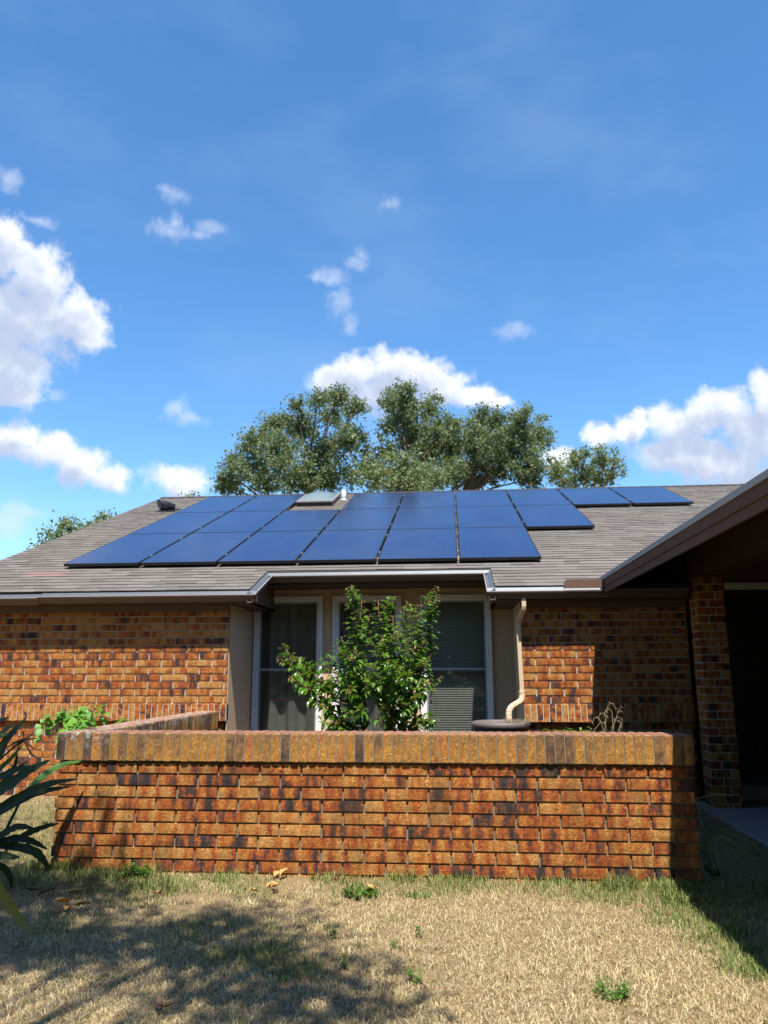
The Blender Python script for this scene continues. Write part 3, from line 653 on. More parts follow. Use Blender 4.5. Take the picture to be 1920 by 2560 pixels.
# strip running back to the valley, and the far slope
xr_, _, zr_ = PW(0, UL, 0)
yv = E_EAVE + (zr_ - Z_EAVE) / TAN
mb.add([PW(8.52, 0, -.004), PW(8.52, UL, -.004), (xr_, yv, zr_ - .004)], [(0, 1, 2)], (.5, .5, .5))
mb.add([(xr_, .12, zr_), (xr_ + 3.6, .12, zr_ - 3.6 * TAN), (xr_ + 3.6, 8.6, zr_ - 3.6 * TAN), (xr_, yv, zr_)], [(0, 1, 2, 3)], (.4, .5, .5))
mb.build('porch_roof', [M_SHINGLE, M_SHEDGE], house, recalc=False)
m_edge = simple('drip_edge', (.36, .34, .31), .6, 20, .12)
mb = MB(); mb.prism([(EX - .012, EZ + .006), (EX + .02, EZ + .02), (EX + .02, EZ - .030), (EX - .012, EZ - .034)], 'y', .12, 8.53); mb.build('drip_edge', m_edge, house)
mb = MB(); mb.prism([(EX, EZ - .0345), (EX + .022, EZ - .0345), (EX + .022, EZ - .105), (EX, EZ - .105)], 'y', .12, 8.50)
mb.prism([(EX + .012, EZ - .1055), (EX + .03, EZ - .1055), (EX + .03, EZ - .168), (EX + .012, EZ - .168)], 'y', .12, 8.48)
pf = mb.build('fascia', M_FASCIA, house); pf['label'] = 'red-brown double fascia board of the porch eave'
mb = MB(); mb.bevbox(2.46, 2.74, .3, 8.50, H + .945, H + 1.24, .006)
mb.bevbox(2.742, 4.6, 8.14, 8.44, H + .870, H + 1.5, .006)
mb.build('beam', M_SOFFIT, house)
mb = MB(); mb.bevbox(2.742, 4.6, 8.10, 8.135, H + .800, H + .868, .004); mb.build('header_trim', M_LIGHTTRIM, house)
# pillar: brick on all sides
def pillar(y0, name='pillar'):
    mb = MB(); mo = MB(); x0, x1, y1 = 2.47, 2.74, y0 + .29
    nrow = int((H + .94 - .0) / BC) + 1; zt = H + .942
    for k in range(1, nrow + 1):
        z = zt - k * BC + .005; hh = BC - .0105
        for (o, ua, un, L) in ((Vector((x0, y0, z)), X_, -Y_, x1 - x0), (Vector((x0, y1, z)), -Y_, -X_, y1 - y0), (Vector((x1, y0, z)), Y_, X_, y1 - y0)):
            sp = .17 if k % 2 else .10
            brick(mb, o + ua * .002, ua, un, sp, hh, r3(), 3, 1); brick(mb, o + ua * (sp + .012), ua, un, L - sp - .014, hh, r3(), 3, 1)
    mo.box(x0 + .008, x1 - .008, y0 + .008, y1 - .008, -.05, zt - .003)
    o = mb.build(name, M_BRICK, house); mo.build('mortar', M_MORTAR, o)
pillar(8.14); 
# entry: side wall, back wall, door and ceiling
mb = MB(); mb.box(2.46, 2.60, 8.705, 9.9, -.05, H + 1.2); mb.box(4.6, 4.75, 2.0, 9.9, -.05, H + 1.6); mb.box(2.60, 4.6, 9.8, 9.95, -.05, H + 1.6); mb.build('entry_wall', M_SOFFIT, house)
mb = MB(); mb.bevbox(2.95, 3.9, 9.74, 9.80, .12, H + .85, .01)
for (zz0, zz1) in ((.3, .85), (1.0, 1.95)):
    for xx in (3.05, 3.47): mb.bevbox(xx, xx + .33, 9.725, 9.745, zz0, zz1, .008)
dr = mb.build('door', M_DARKDOOR, house)
mb = MB(); mb.box(2.76, 4.6, 8.46, 9.8, H + 1.02, H + 1.04); mb.build('ceiling', M_SOFFIT, house)
mb = MB(); mb.bevbox(2.66, 4.6, 8.75, 9.8, 0, .14, .01); mb.build('door_step', M_CONC, house)
# ================================================================== solar panels
PW_, PL_ = 1.0002, 2.0375; PX0, PY0, PZ0 = -4.9229, 9.3465, H + 1.345
rot_roof = Matrix.Rotation(0.36107, 4, 'X')
def make_panel():
    root = bpy.data.objects.new('solar_panel', None); root.empty_display_size = .1; sc.collection.objects.link(root)
    w, l = PW_ - .022, PL_ - .008
    f = MB()
    for (x0, x1, y0, y1) in ((.011, .011 + .014, .004, l), (.011 + w - .014, .011 + w, .004, l), (.025, .011 + w - .014, .004, .018), (.025, .011 + w - .014, l - .014, l)): f.bevbox(x0, x1, y0, y1, -.038, 0.0, .002)
    f.build('frame', M_PFRAME, root, local=True)
    g = MB(); v = [(.024, .017, -.002), (w - .002, .017, -.002), (w - .002, l - .013, -.002), (.024, l - .013, -.002)]
    v2 = [(p[0], p[1], -.007) for p in v]
    g.add(v + v2, [(0, 1, 2, 3), (7, 6, 5, 4)], loc=[(p[0], p[1], 0) for p in v + v2]); g.build('cells', M_CELL, root, local=True)
    for y in (.42, 1.58):
        c = MB(); c.bevbox(-.011, .011, y - .018, y + .018, -.02, .004, .002); c.build('clamp', M_CLAMP, root, local=True)
        r = MB(); r.box(-.0, PW_, y - .018, y + .018, -.062, -.0385); r.box(.27, .33, y - .03, y + .03, -.074, -.0615)
        r.build('mounting_rail', M_CLAMP, root, local=True)
    return root
proto = make_panel()
spots = [(i, 0) for i in range(6)] + [(i, 1) for i in range(7)] + [(i, 2) for i in (0, 1, 3, 4, 5, 6, 7, 8)]
ords = ['first', 'second', 'third', 'fourth', 'fifth', 'sixth', 'seventh', 'eighth']
cnt = {0: 0, 1: 0, 2: 0}; sizes = {0: 6, 1: 7, 2: 8}
rowtxt = {0: 'lowest row nearest the gutter', 1: 'middle row', 2: 'top row along the ridge'}
for n, (i, j) in enumerate(spots):
    if n == 0: o = proto
    else:
        o = proto.copy(); sc.collection.objects.link(o)
        for ch in proto.children:
            c = ch.copy(); sc.collection.objects.link(c); c.parent = o
    k = cnt[j]; cnt[j] += 1
    p = Vector((PX0 + i * PW_, PY0 + j * PL_ * cosr, PZ0 + j * PL_ * sinr))
    o.matrix_world = Matrix.Translation(p) @ rot_roof
    if j == 2 and i == 1: t = 'black-framed solar panel directly left of the skylight in the top row'
    elif j == 2 and i == 3: t = 'black-framed solar panel directly right of the skylight and vent pipe'
    elif k == 0: t = 'dark blue solar panel at the left end of the ' + rowtxt[j]
    elif k == sizes[j] - 1: t = 'dark blue solar panel at the right end of the ' + rowtxt[j]
    else: t = 'dark blue solar panel, %s from the left in the %s' % (ords[k], rowtxt[j])
    tag(o, t, 'solar panel', 'solar panels on the shingle roof')

# ================================================================== courtyard wall
CZ0, CZ1 = H - .602, H - .412
WX0, WX1 = -2.782, 1.540
cw = thing('courtyard_wall', (-.6, WF, 0), 'low brown brick courtyard wall with an upright brick cap, in front of the windows', 'brick wall')
mb = MB(); mo = MB()
ph = -2.6344 + BP / 2
ztop = H - .6103
brick_run(mb, (0, WF, 0), X_, -Y_, WX0, WX1, ztop + BC, 12, -2.6344)
IX = -2.575
brick_run(mb, (0, WF + .205, 0), -X_, Y_, -WX1, -IX, ztop, 10, .05, hi=False)
brick_run(mb, (WX1, 0, 0), Y_, X_, WF + .012, WF + .205, ztop, 10, WF + .1)
brick_run(mb, (WX0, 0, 0), -Y_, -X_, -(HW - .03), -(WF + .012), ztop, 10, .02, hi=False)
brick_run(mb, (IX, 0, 0), Y_, X_, WF + .215, HW - .03, ztop, 10, .02, hi=False)
mo.box(WX0 + .012, WX1 - .012, WF + .018, WF + .190, -.2, CZ0 + .006); mo.box(WX0 + .012, IX - .011, WF + .1901, HW + .02, -.2, CZ0 + .005)
b_ = mb.build('wall', M_BRICKF, cw); mo.build('mortar', M_MORTARF, b_)
mb = MB(); mo = MB()
cap_run(mb, mo, Vector((WX0 - .008, WF - .020, 0)), X_, -Y_, WX1 - WX0 + .016, CZ0, CZ1 - CZ0, .245)
cp = mb.build('cap', M_CAP, cw); mo.build('mortar', M_MORTARF, cp)
mb = MB(); mo = MB()
cap_run(mb, mo, Vector((WX0 - .018, HW - .035, 0)), -Y_, -X_, HW - .035 - (WF + .228), CZ0, CZ1 - CZ0 - .002, IX - WX0 + .036, rb=.018)
cp2 = mb.build('cap', M_CAP, cw); mo.build('mortar', M_MORTARF, cp2); cp2['label'] = 'brick cap of the side wall running back to the house'

# ================================================================== ground
def gheight(x, y):
    h = .025 * mnoise.noise(Vector((x * .7, y * .7, 3))) + .012 * mnoise.noise(Vector((x * 2.6, y * 2.6, 9)))
    if y < 5.4: h -= .02 * max(0, -x - .5) * 0 
    return h - .005
def ground_mesh():
    xs = [-400, -120, -40, -18] + [x * .25 for x in range(-48, 41)] + [18, 40, 120, 400]
    ys = [-300, -80, -20] + [y * .25 for y in range(-24, 37)] + [12, 18, 30, 60, 120, 500]
    V = []; Fc = []
    for y in ys:
        for x in xs: V.append((x, y, gheight(x, y) if abs(x) < 13 and -7 < y < 9.2 else -.01))
    W = len(xs)
    for j in range(len(ys) - 1):
        for i in range(W - 1): Fc.append((j * W + i, j * W + i + 1, (j + 1) * W + i + 1, (j + 1) * W + i))
    mb = MB(); mb.add(V, Fc, smooth=True)
    m, T, b = mat('lawn_soil', .97); wp = objco(T)
    st = T.noise(T.vmath('MULTIPLY', wp, (1, 1, 1)), 130.0, 4.0, .75, dist=1.5); pa = T.noise(wp, 2.4, 5.0, .6)
    c = T.mix(T.maprange(st, .38, .62), (.085, .055, .028, 1), (.40, .285, .135, 1))
    c = T.mix(T.math('MULTIPLY', T.maprange(pa, .5, .75), .5), c, (.13, .095, .06, 1))
    # a lawn, pavement and planting beyond the yard
    ln = T.vmath('LENGTH', wp); c = T.mix(T.maprange(ln, 9.0, 14.0), c, (.13, .12, .055, 1))
    T.L.new(c, b.inputs['Base Color']); bump(T, b, st, .8, .012)
    return mb.build('ground', m)
tag(ground_mesh(), 'dry straw-coloured lawn in front of the brick wall', None, None, 'structure')
mb = MB()
for k in range(8):
    y1 = 8.66 - k * 1.15; mb.bevbox(2.36 - .06 * (k > 0) * 0, 3.7, y1 - 1.142, y1, -.05, .022, .008)
tag(mb.build('path', M_CONC), 'grey concrete path to the porch in shade', None, None, 'structure')

mb = MB(); mb.box(IX + .012, WX1 - .02, WF + .21, 8.70, -.05, .035); mb.box(IX + .0121, XR_ - .02, 8.7001, YB - .002, -.05, .034)  # dark courtyard floor added to cut sunlight bouncing onto the house wall
M_ADDED_MULCH = simple('added_dark_mulch', (.045, .032, .022), .97, 18, .5, .9, 70)
tag(mb.build('added_mulch', M_ADDED_MULCH), 'dark ground cover added in the courtyard behind the wall to cut bounced light', None, None, 'structure')

# ---- grass: thousands of blades, straw coloured with greener patches
def vn(x, y, s, seed): return mnoise.noise(Vector((x * s, y * s, seed)))
GP = [(-2.35, 5.2, .55, .9), (-1.85, 5.15, .30, .8), (-1.9, 4.75, .30, .55), (-1.35, 5.2, .35, .6), (-2.1, 4.3, .5, .5), (-1.4, 4.35, .45, .4), (-.6, 5.25, .4, .85), (.0, 5.28, .35, .75), (.55, 5.3, .35, .7), (.95, 5.25, .40, .9), (1.35, 5.2, .5, 1.3), (1.28, 4.75, .34, 1.2), (1.30, 4.35, .25, 1.1), (1.33, 3.95, .2, 1.0), (-1.0, 4.35, .30, .5), (-.95, 3.95, .22, .7), (-.75, 3.75, .25, .5), (-1.15, 3.9, .2, .5), (-.35, 4.55, .1, .6), (-2.6, 6.2, .5, 1.0), (-3.2, 5.7, .95, 1.2), (-3.3, 6.6, .9, 1.2), (-2.9, 5.2, .5, .9), (-2.9, 6.9, .5, 1.), (-3.0, 8.0, .6, .8), (1.9, 5.2, .9, .9), (1.9, 4.2, .7, .5), (1.9, 6.6, .9, .9), (-3.4, 7.8, 1.1, 1.2), (-4.6, 7.4, 1.0, 1.), (-.25, 5.05, .12, .9), (-.22, 5.10, .1, .9), (-1.75, 5.05, .2, 1.)]
def green(x, y):
    g = 0
    for (a, b, r, w) in GP:
        d = math.hypot(x - a, y - b) / r
        if d < 1.3: g = max(g, w * max(0, 1.15 - d))
    return g + .30 * vn(x, y, 1.9, 5) + .22 * vn(x, y, 6, 8) - .13
def blades(name, spots, mat_, seed):
    r = np.random.default_rng(seed); n = len(spots)
    A = np.array([s[:3] for s in spots], dtype=np.float64)           # x y z
    hgt = np.array([s[3] for s in spots]); wid = np.array([s[4] for s in spots]); lean = np.array([s[5] for s in spots]); gr = np.array([s[6] for s in spots])
    th = r.uniform(0, 2 * np.pi, n); d = np.stack([np.cos(th), np.sin(th), np.zeros(n)], 1)
    t2 = th + np.pi / 2 + r.uniform(-.6, .6, n); s_ = np.stack([np.cos(t2), np.sin(t2), np.zeros(n)], 1)
    up = np.array([0, 0, 1.0]); w = wid[:, None]; h = hgt[:, None]; ln = lean[:, None]
    mid = A + d * h * ln * .4 + up * h * (1 - .35 * ln) * .6
    tip = A + d * h * ln * (1 + .35 * r.uniform(0, 1, n)[:, None]) + up * h * np.clip(1.05 - ln, .04, 1)
    V = np.stack([A - s_ * w, A + s_ * w, mid + s_ * w * .8, mid - s_ * w * .8, tip], 1).reshape(-1, 3)
    me = bpy.data.meshes.new(name); me.vertices.add(n * 5); me.vertices.foreach_set('co', V.astype(np.float32).ravel())
    base = (np.arange(n) * 5)[:, None]
    loops = np.concatenate([base + np.array([[0, 1, 2, 3]]), base + np.array([[3, 2, 4]])], 1).ravel()
    me.loops.add(n * 7); me.loops.foreach_set('vertex_index', loops.astype(np.int32))
    me.polygons.add(n * 2); ls = np.stack([np.arange(n) * 7, np.arange(n) * 7 + 4], 1).ravel(); lt = np.tile([4, 3], n)
    me.polygons.foreach_set('loop_start', ls.astype(np.int32)); me.polygons.foreach_set('loop_total', lt.astype(np.int32))
    me.materials.append(mat_)
    rn = np.stack([np.repeat(r.uniform(0, 1, n), 5), np.repeat(np.clip(gr, 0, 1), 5), np.tile([0., 0., .55, .55, 1.], n)], 1)
    a = me.attributes.new('rnd', 'FLOAT_VECTOR', 'POINT'); a.data.foreach_set('vector', rn.astype(np.float32).ravel())
    me.update(calc_edges=True); me.validate()
    o = bpy.data.objects.new(name, me); sc.collection.objects.link(o); return o
def grass_material():
    m = bpy.data.materials.new('grass_blade'); m.use_nodes = True; T = NT(m.node_tree); b = T.N['Principled BSDF']; out = T.N['Material Output']
    rnd = attr(T, 'rnd'); sp = T.n('ShaderNodeSeparateXYZ'); T.L.new(rnd, sp.inputs[0])
    dry = T.ramp(sp.outputs[0], [(0, (.17, .10, .045)), (.2, (.34, .23, .105)), (.5, (.60, .47, .26)), (.8, (.70, .58, .36)), (1, (.77, .66, .46))])
    wp = objco(T); dry = T.mix(T.math('MULTIPLY', T.maprange(T.noise(wp, 7.0, 5.0, .7), .50, .74), .6), dry, (.21, .135, .07, 1)); dry = T.mix(T.math('MULTIPLY', T.maprange(T.noise(wp, 1.7, 4.0, .6), .5, .7), .35), dry, (.40, .31, .19, 1))
    grn = T.ramp(sp.outputs[0], [(0, (.045, .095, .014)), (.5, (.095, .18, .026)), (1, (.19, .27, .05))])
    c = T.mix(sp.outputs[1], dry, grn)
    T.L.new(c, b.inputs['Base Color']); b.inputs['Roughness'].default_value = .7; b.inputs['Specular IOR Level'].default_value = .25
    tl = T.n('ShaderNodeBsdfTranslucent'); T.L.new(c, tl.inputs[0]); mx = T.n('ShaderNodeMixShader'); mx.inputs[0].default_value = .25
    T.L.new(b.outputs[0], mx.inputs[1]); T.L.new(tl.outputs[0], mx.inputs[2]); T.L.new(mx.outputs[0], out.inputs['Surface']); return m
M_GRASS = grass_material()
def grass():
    spots = []; R = random.Random(3)
    def in_wall(x, y): return (WX0 - .02 < x < WX1 + .02 and y > WF - .01 and not (IX + .05 < x)) or (y > HW - .05) or (2.33 < x < 3.75)
    for (x0, x1, y0, y1, dens) in ((-2.2, 1.6, 2.85, 4.2, 9500), (-2.9, 2.35, 4.2, WF, 6200), (-5.2, WX0 - .02, 4.2, 8.45, 2400), (1.6, 2.35, 2.85, 4.2, 3500), (WX1 + .04, 2.35, WF, 8.4, 1100), (-3.6, -2.2, 2.85, 4.2, 2500)):
        for _ in range(int((x1 - x0) * (y1 - y0) * dens)):
            x, y = R.uniform(x0, x1), R.uniform(y0, y1)
            if in_wall(x, y): continue
            bare = vn(x, y, 2.2, 40)
            g = green(x, y) + R.uniform(-.25, .25)
            isg = (g > .30 and R.random() < .72) or R.random() < .02
            if not isg and bare + .5 * vn(x, y, 7, 60) < -.38 and R.random() < .85: continue
            if (-1.45 < x < -.3 and y > 5.12) and R.random() < .45: continue
            if isg:
                h = R.uniform(.025, .07) * (1.0 + .3 * max(0, min(1, g))); ln = R.uniform(.15, .75); w = R.uniform(.0012, .0024); gg = R.uniform(.65, 1)
            else:
                h = R.uniform(.020, .058); ln = R.uniform(.45, 1.0) if R.random() < .7 else R.uniform(.9, 1.05); w = R.uniform(.0009, .0020); gg = R.uniform(0, .22) + max(0, g) * .5
            spots.append((x, y, gheight(x, y) - .004, h, w, ln, gg))
    # taller tufts against the wall foot
    for (cx, cy, rr, n, hm) in ((1.0, 5.33, .13, 260, .15), (1.30, 5.30, .16, 320, .12), (1.30, 5.05, .12, 240, .11), (-.35, 5.37, .10, 110, .13), (-.02, 5.38, .2, 170, .09), (.25, 5.36, .2, 110, .08), (-1.55, 5.33, .14, 170, .10), (-2.05, 5.36, .08, 60, .16), (-2.35, 5.3, .25, 300, .12), (-1.9, 5.0, .18, 260, .09), (-.85, 5.36, .12, 130, .10), (.62, 5.38, .2, 120, .08), (-2.75, 5.6, .2, 240, .15), (-.26, 5.06, .09, 160, .07), (1.38, 4.5, .12, 220, .09), (1.36, 4.2, .1, 160, .08)):
        for _ in range(n):
            a = R.uniform(0, 6.28); q = rr * math.sqrt(R.random()); x, y = cx + q * math.cos(a), min(cy + q * math.sin(a) * .6, WF - .015)
            spots.append((x, y, gheight(x, y) - .004, R.uniform(.4, 1) * hm, R.uniform(.0014, .003), R.uniform(.1, .6), R.uniform(.6, 1)))
    return blades('grass', spots, M_GRASS, 11)
tag(grass(), 'short dry lawn grass with a few green patches', 'grass', None, 'stuff')

# ================================================================== plants
def leaf_quad(mb, p, d, up, L, W, rnd, fold=.25, curl=.25, mi=0):
    """a folded pointed leaf: base p, direction d"""
    d = d.normalized(); s_ = d.cross(up)
    if s_.length < 1e-3: s_ = Vector((1, 0, 0))
    s_.normalize(); n = s_.cross(d)
    m1 = p + d * L * .30 - n * L * curl * .10; m2 = p + d * L * .66 - n * L * curl * .34; t = p + d * L * .96 - n * L * curl * .85
    V = [p, m1 + s_ * W * .5 + n * W * fold, m1, m1 - s_ * W * .5 + n * W * fold, m2 + s_ * W * .38 + n * W * fold, m2, m2 - s_ * W * .38 + n * W * fold, t]
    mb.add(V, [(0, 2, 1), (0, 3, 2), (1, 2, 5, 4), (2, 3, 6, 5), (4, 5, 7), (5, 6, 7)], rnd, None, mi, True)
def rdir(R):
    while True:
        v = Vector((R.uniform(-1, 1), R.uniform(-1, 1), R.uniform(-1, 1)))
        if .05 < v.length < 1: return v.normalized()

# ---- crape myrtle behind the wall
def shrub():
    R = random.Random(21); root = thing('crape_myrtle', (-.62, 7.0, 0), 'leafy green multi-stemmed crape myrtle standing behind the brick wall', 'shrub')
    lv = MB(); nl = MB(); st = MB()
    base = Vector((-.62, 7.0, 0))
    tips = [(878, 1462, 6.95), (905, 1500, 7.05), (945, 1500, 6.8), (925, 1535, 7.2), (982, 1540, 6.75), (1010, 1518, 7.1), (1045, 1510, 6.9), (1072, 1500, 7.0), (1097, 1466, 7.05), (852, 1592, 6.9), (1088, 1575, 7.15), (830, 1665, 7.0),
            (995, 1575, 6.7), (958, 1590, 6.6), (1040, 1610, 6.65), (885, 1630, 6.6), (800, 1760, 6.8), (1075, 1700, 6.75), (1060, 1790, 6.7), (850, 1800, 6.75), (975, 1650, 6.5), (1020, 1680, 6.5), (925, 1690, 6.5), (870, 1720, 6.6), (1065, 1650, 6.9), (1010, 1760, 6.55), (900, 1770, 6.55), (960, 1770, 6.5), (1045, 1740, 6.6), (820, 1810, 6.8)]
    long_ = [(692, 1640, 6.85), (735, 1640, 6.95), (722, 1690, 6.75), (760, 1735, 6.8), (838, 1680, 6.7)]
    small = [(1104, 1690, 7.0)]
    def stem(P, r0, r1, start, dens, leafL, tipnew=True):
        n = len(P); cum = [0]
        for i in range(n - 1): cum.append(cum[-1] + (P[i + 1] - P[i]).length)
        tot = cum[-1]; st.tube(P, [r0 + (r1 - r0) * c / tot for c in cum], 5, r3())
        d = start * tot; k = 0
        while d < tot:
            i = max(j for j in range(n - 1) if cum[j] <= d); f = (d - cum[i]) / (cum[i + 1] - cum[i]); p = P[i].lerp(P[i + 1], f); ax = (P[i + 1] - P[i]).normalized()
            u = d / tot; k += 1
            for s in range(3):
                side = rdir(R); side = (side - ax * side.dot(ax)).normalized()
                dr = side + ax * .55 + Vector((0, 0, -.25)); L = leafL * R.uniform(.7, 1.15) * (1 - .45 * max(0, u - .75) / .25)
                tgt = nl if (u > .9 and tipnew and R.random() < .7) else lv
                if tgt is nl: L *= .7
                off = side * R.uniform(0, .03)
                leaf_quad(tgt, p + off, dr, Vector((0, 0, 1)) + rdir(R) * .35, L, L * .60, (min(1, max(0, u * .8 + R.uniform(-.3, .25))), R.random(), R.random()), .18, R.uniform(.15, .7))
            d += dens * R.uniform(.7, 1.3)
    def bend(a, b, sag=.12, n=7):
        P = []; side = Vector((R.uniform(-1, 1), R.uniform(-1, 1), 0)) * .05
        for i in range(n):
            t = i / (n - 1); q = a.lerp(b, t); q += side * math.sin(t * math.pi); q.z += sag * math.sin(t * math.pi) * (1 if abs(b.x - a.x) > .3 else .2); P.append(q)
        return P
    trunks = [base + Vector((dx, dy, .0)) for dx, dy in ((-.10, .02), (.02, -.03), (.12, .03))]; forks = []
    for t in trunks:
        top = t + Vector((R.uniform(-.05, .05) + (t.x - base.x) * .6, R.uniform(-.1, .1), .92)); st.tube([t, t.lerp(top, .5) + Vector((.015, 0, 0)), top], [.032, .027, .024], 8, r3()); forks.append(top)
    for q in tips + long_:
        b = P3(*q); f = min(forks, key=lambda g: abs(g.x - b.x) + R.random() * .1)
        a = f + Vector((R.uniform(-.03, .03), R.uniform(-.05, .05), R.uniform(-.12, .12)))
        if b.z < a.z + .15: a = a - Vector((0, 0, .2))
        P = bend(a, b, .02 if q in tips else -.05); stem(P, .010, .0025, .25 if q in tips else .35, .027, .082)
        # side twigs
        for k in range(2):
            i = R.randint(2, 5); p = P[i]; ax = (P[i + 1] - P[i]).normalized(); dr = (rdir(R) + ax * .9 + Vector((0, 0, .2))).normalized()
            stem(bend(p, p + dr * R.uniform(.10, .26), .01, 4), .004, .0015, .12, .026, .066, R.random() < .25)
    for q in small: b = P3(*q); stem(bend(P3(1078, 1760, 7.0), b, .02), .006, .002, .45, .03, .05)
    b = P3(1092, 1795, 6.9); stem(bend(P3(1082, 1850, 6.9), b, .01, 4), .004, .002, .2, .03, .04)
    lv.add(nl.v, nl.f, (0, 0, 0), None, 1, True); lv.r[-len(nl.v):] = nl.r
    lv.build('foliage', [M_SHRUB, M_NEWLEAF], root, recalc=False); st.build('stem', M_TWIG, root)
shrub()

# ---- climbing vine at the left corner of the wall
def vine():
    R = random.Random(5); root = thing('climbing_vine', (-2.85, 6.0, 0), 'bright green climbing vine at the left corner of the brick wall', 'vine')
    lv = MB(); st = MB()
    cl = [(205, 1830, 5.75, .13, 46), (190, 1870, 5.7, .13, 44), (225, 1850, 5.7, .10, 34), (170, 1830, 5.9, .08, 20), (225, 1890, 5.6, .08, 22), (150, 1795, 6.6, .07, 14), (180, 1795, 6.4, .08, 18), (205, 1790, 6.6, .10, 20), (225, 1775, 6.9, .07, 12), (240, 1770, 7.0, .06, 9), (190, 1800, 6.3, .09, 18), (255, 1790, 7.4, .05, 6), (312, 1800, 7.6, .05, 7), (215, 1920, 5.65, .06, 10), (205, 2010, 6.2, .14, 26), (230, 1990, 5.9, .10, 26), (215, 2035, 5.9, .10, 20), (110, 1820, 6.6, .08, 10), (130, 1800, 6.5, .05, 7)]
    prev = None
    for (x, y, Y, r, n) in cl:
        c = P3(x, y, Y)
        for _ in range(n):
            p = c + rdir(R) * r * R.random() ** .4; dr = Vector((R.uniform(-.7, .7), R.uniform(-1, -.1), R.uniform(-.8, .3)))
            L = R.uniform(.05, .095); leaf_quad(lv, p, dr, Vector((0, 0, 1)) + rdir(R) * .5, L, L * .85, r3(), .10, .3)
        if prev is not None and (c - prev).length < 1.2: st.tube([prev, (prev + c) / 2 + Vector((0, 0, -.02)), c], [.005, .004, .003], 5, r3())
        prev = c
    a = P3(222, 1985, 5.62); a.x = -2.80; st.tube([Vector((a.x, 5.6, 0)), Vector((a.x, 5.6, .4)), P3(222, 1890, 5.62)], [.010, .009, .006], 6, r3())
    for (x, y, Y) in ((205, 1960, 5.6), (180, 1930, 5.6), (230, 1960, 5.65)): st.tube([P3(222, 2060, 5.62), P3(x, y, Y), P3(x - 10, y - 45, Y)], [.005, .004, .002], 5, r3())
    lv.build('foliage', M_VINE, root, recalc=False); st.build('stem', M_TWIG, root)
vine()

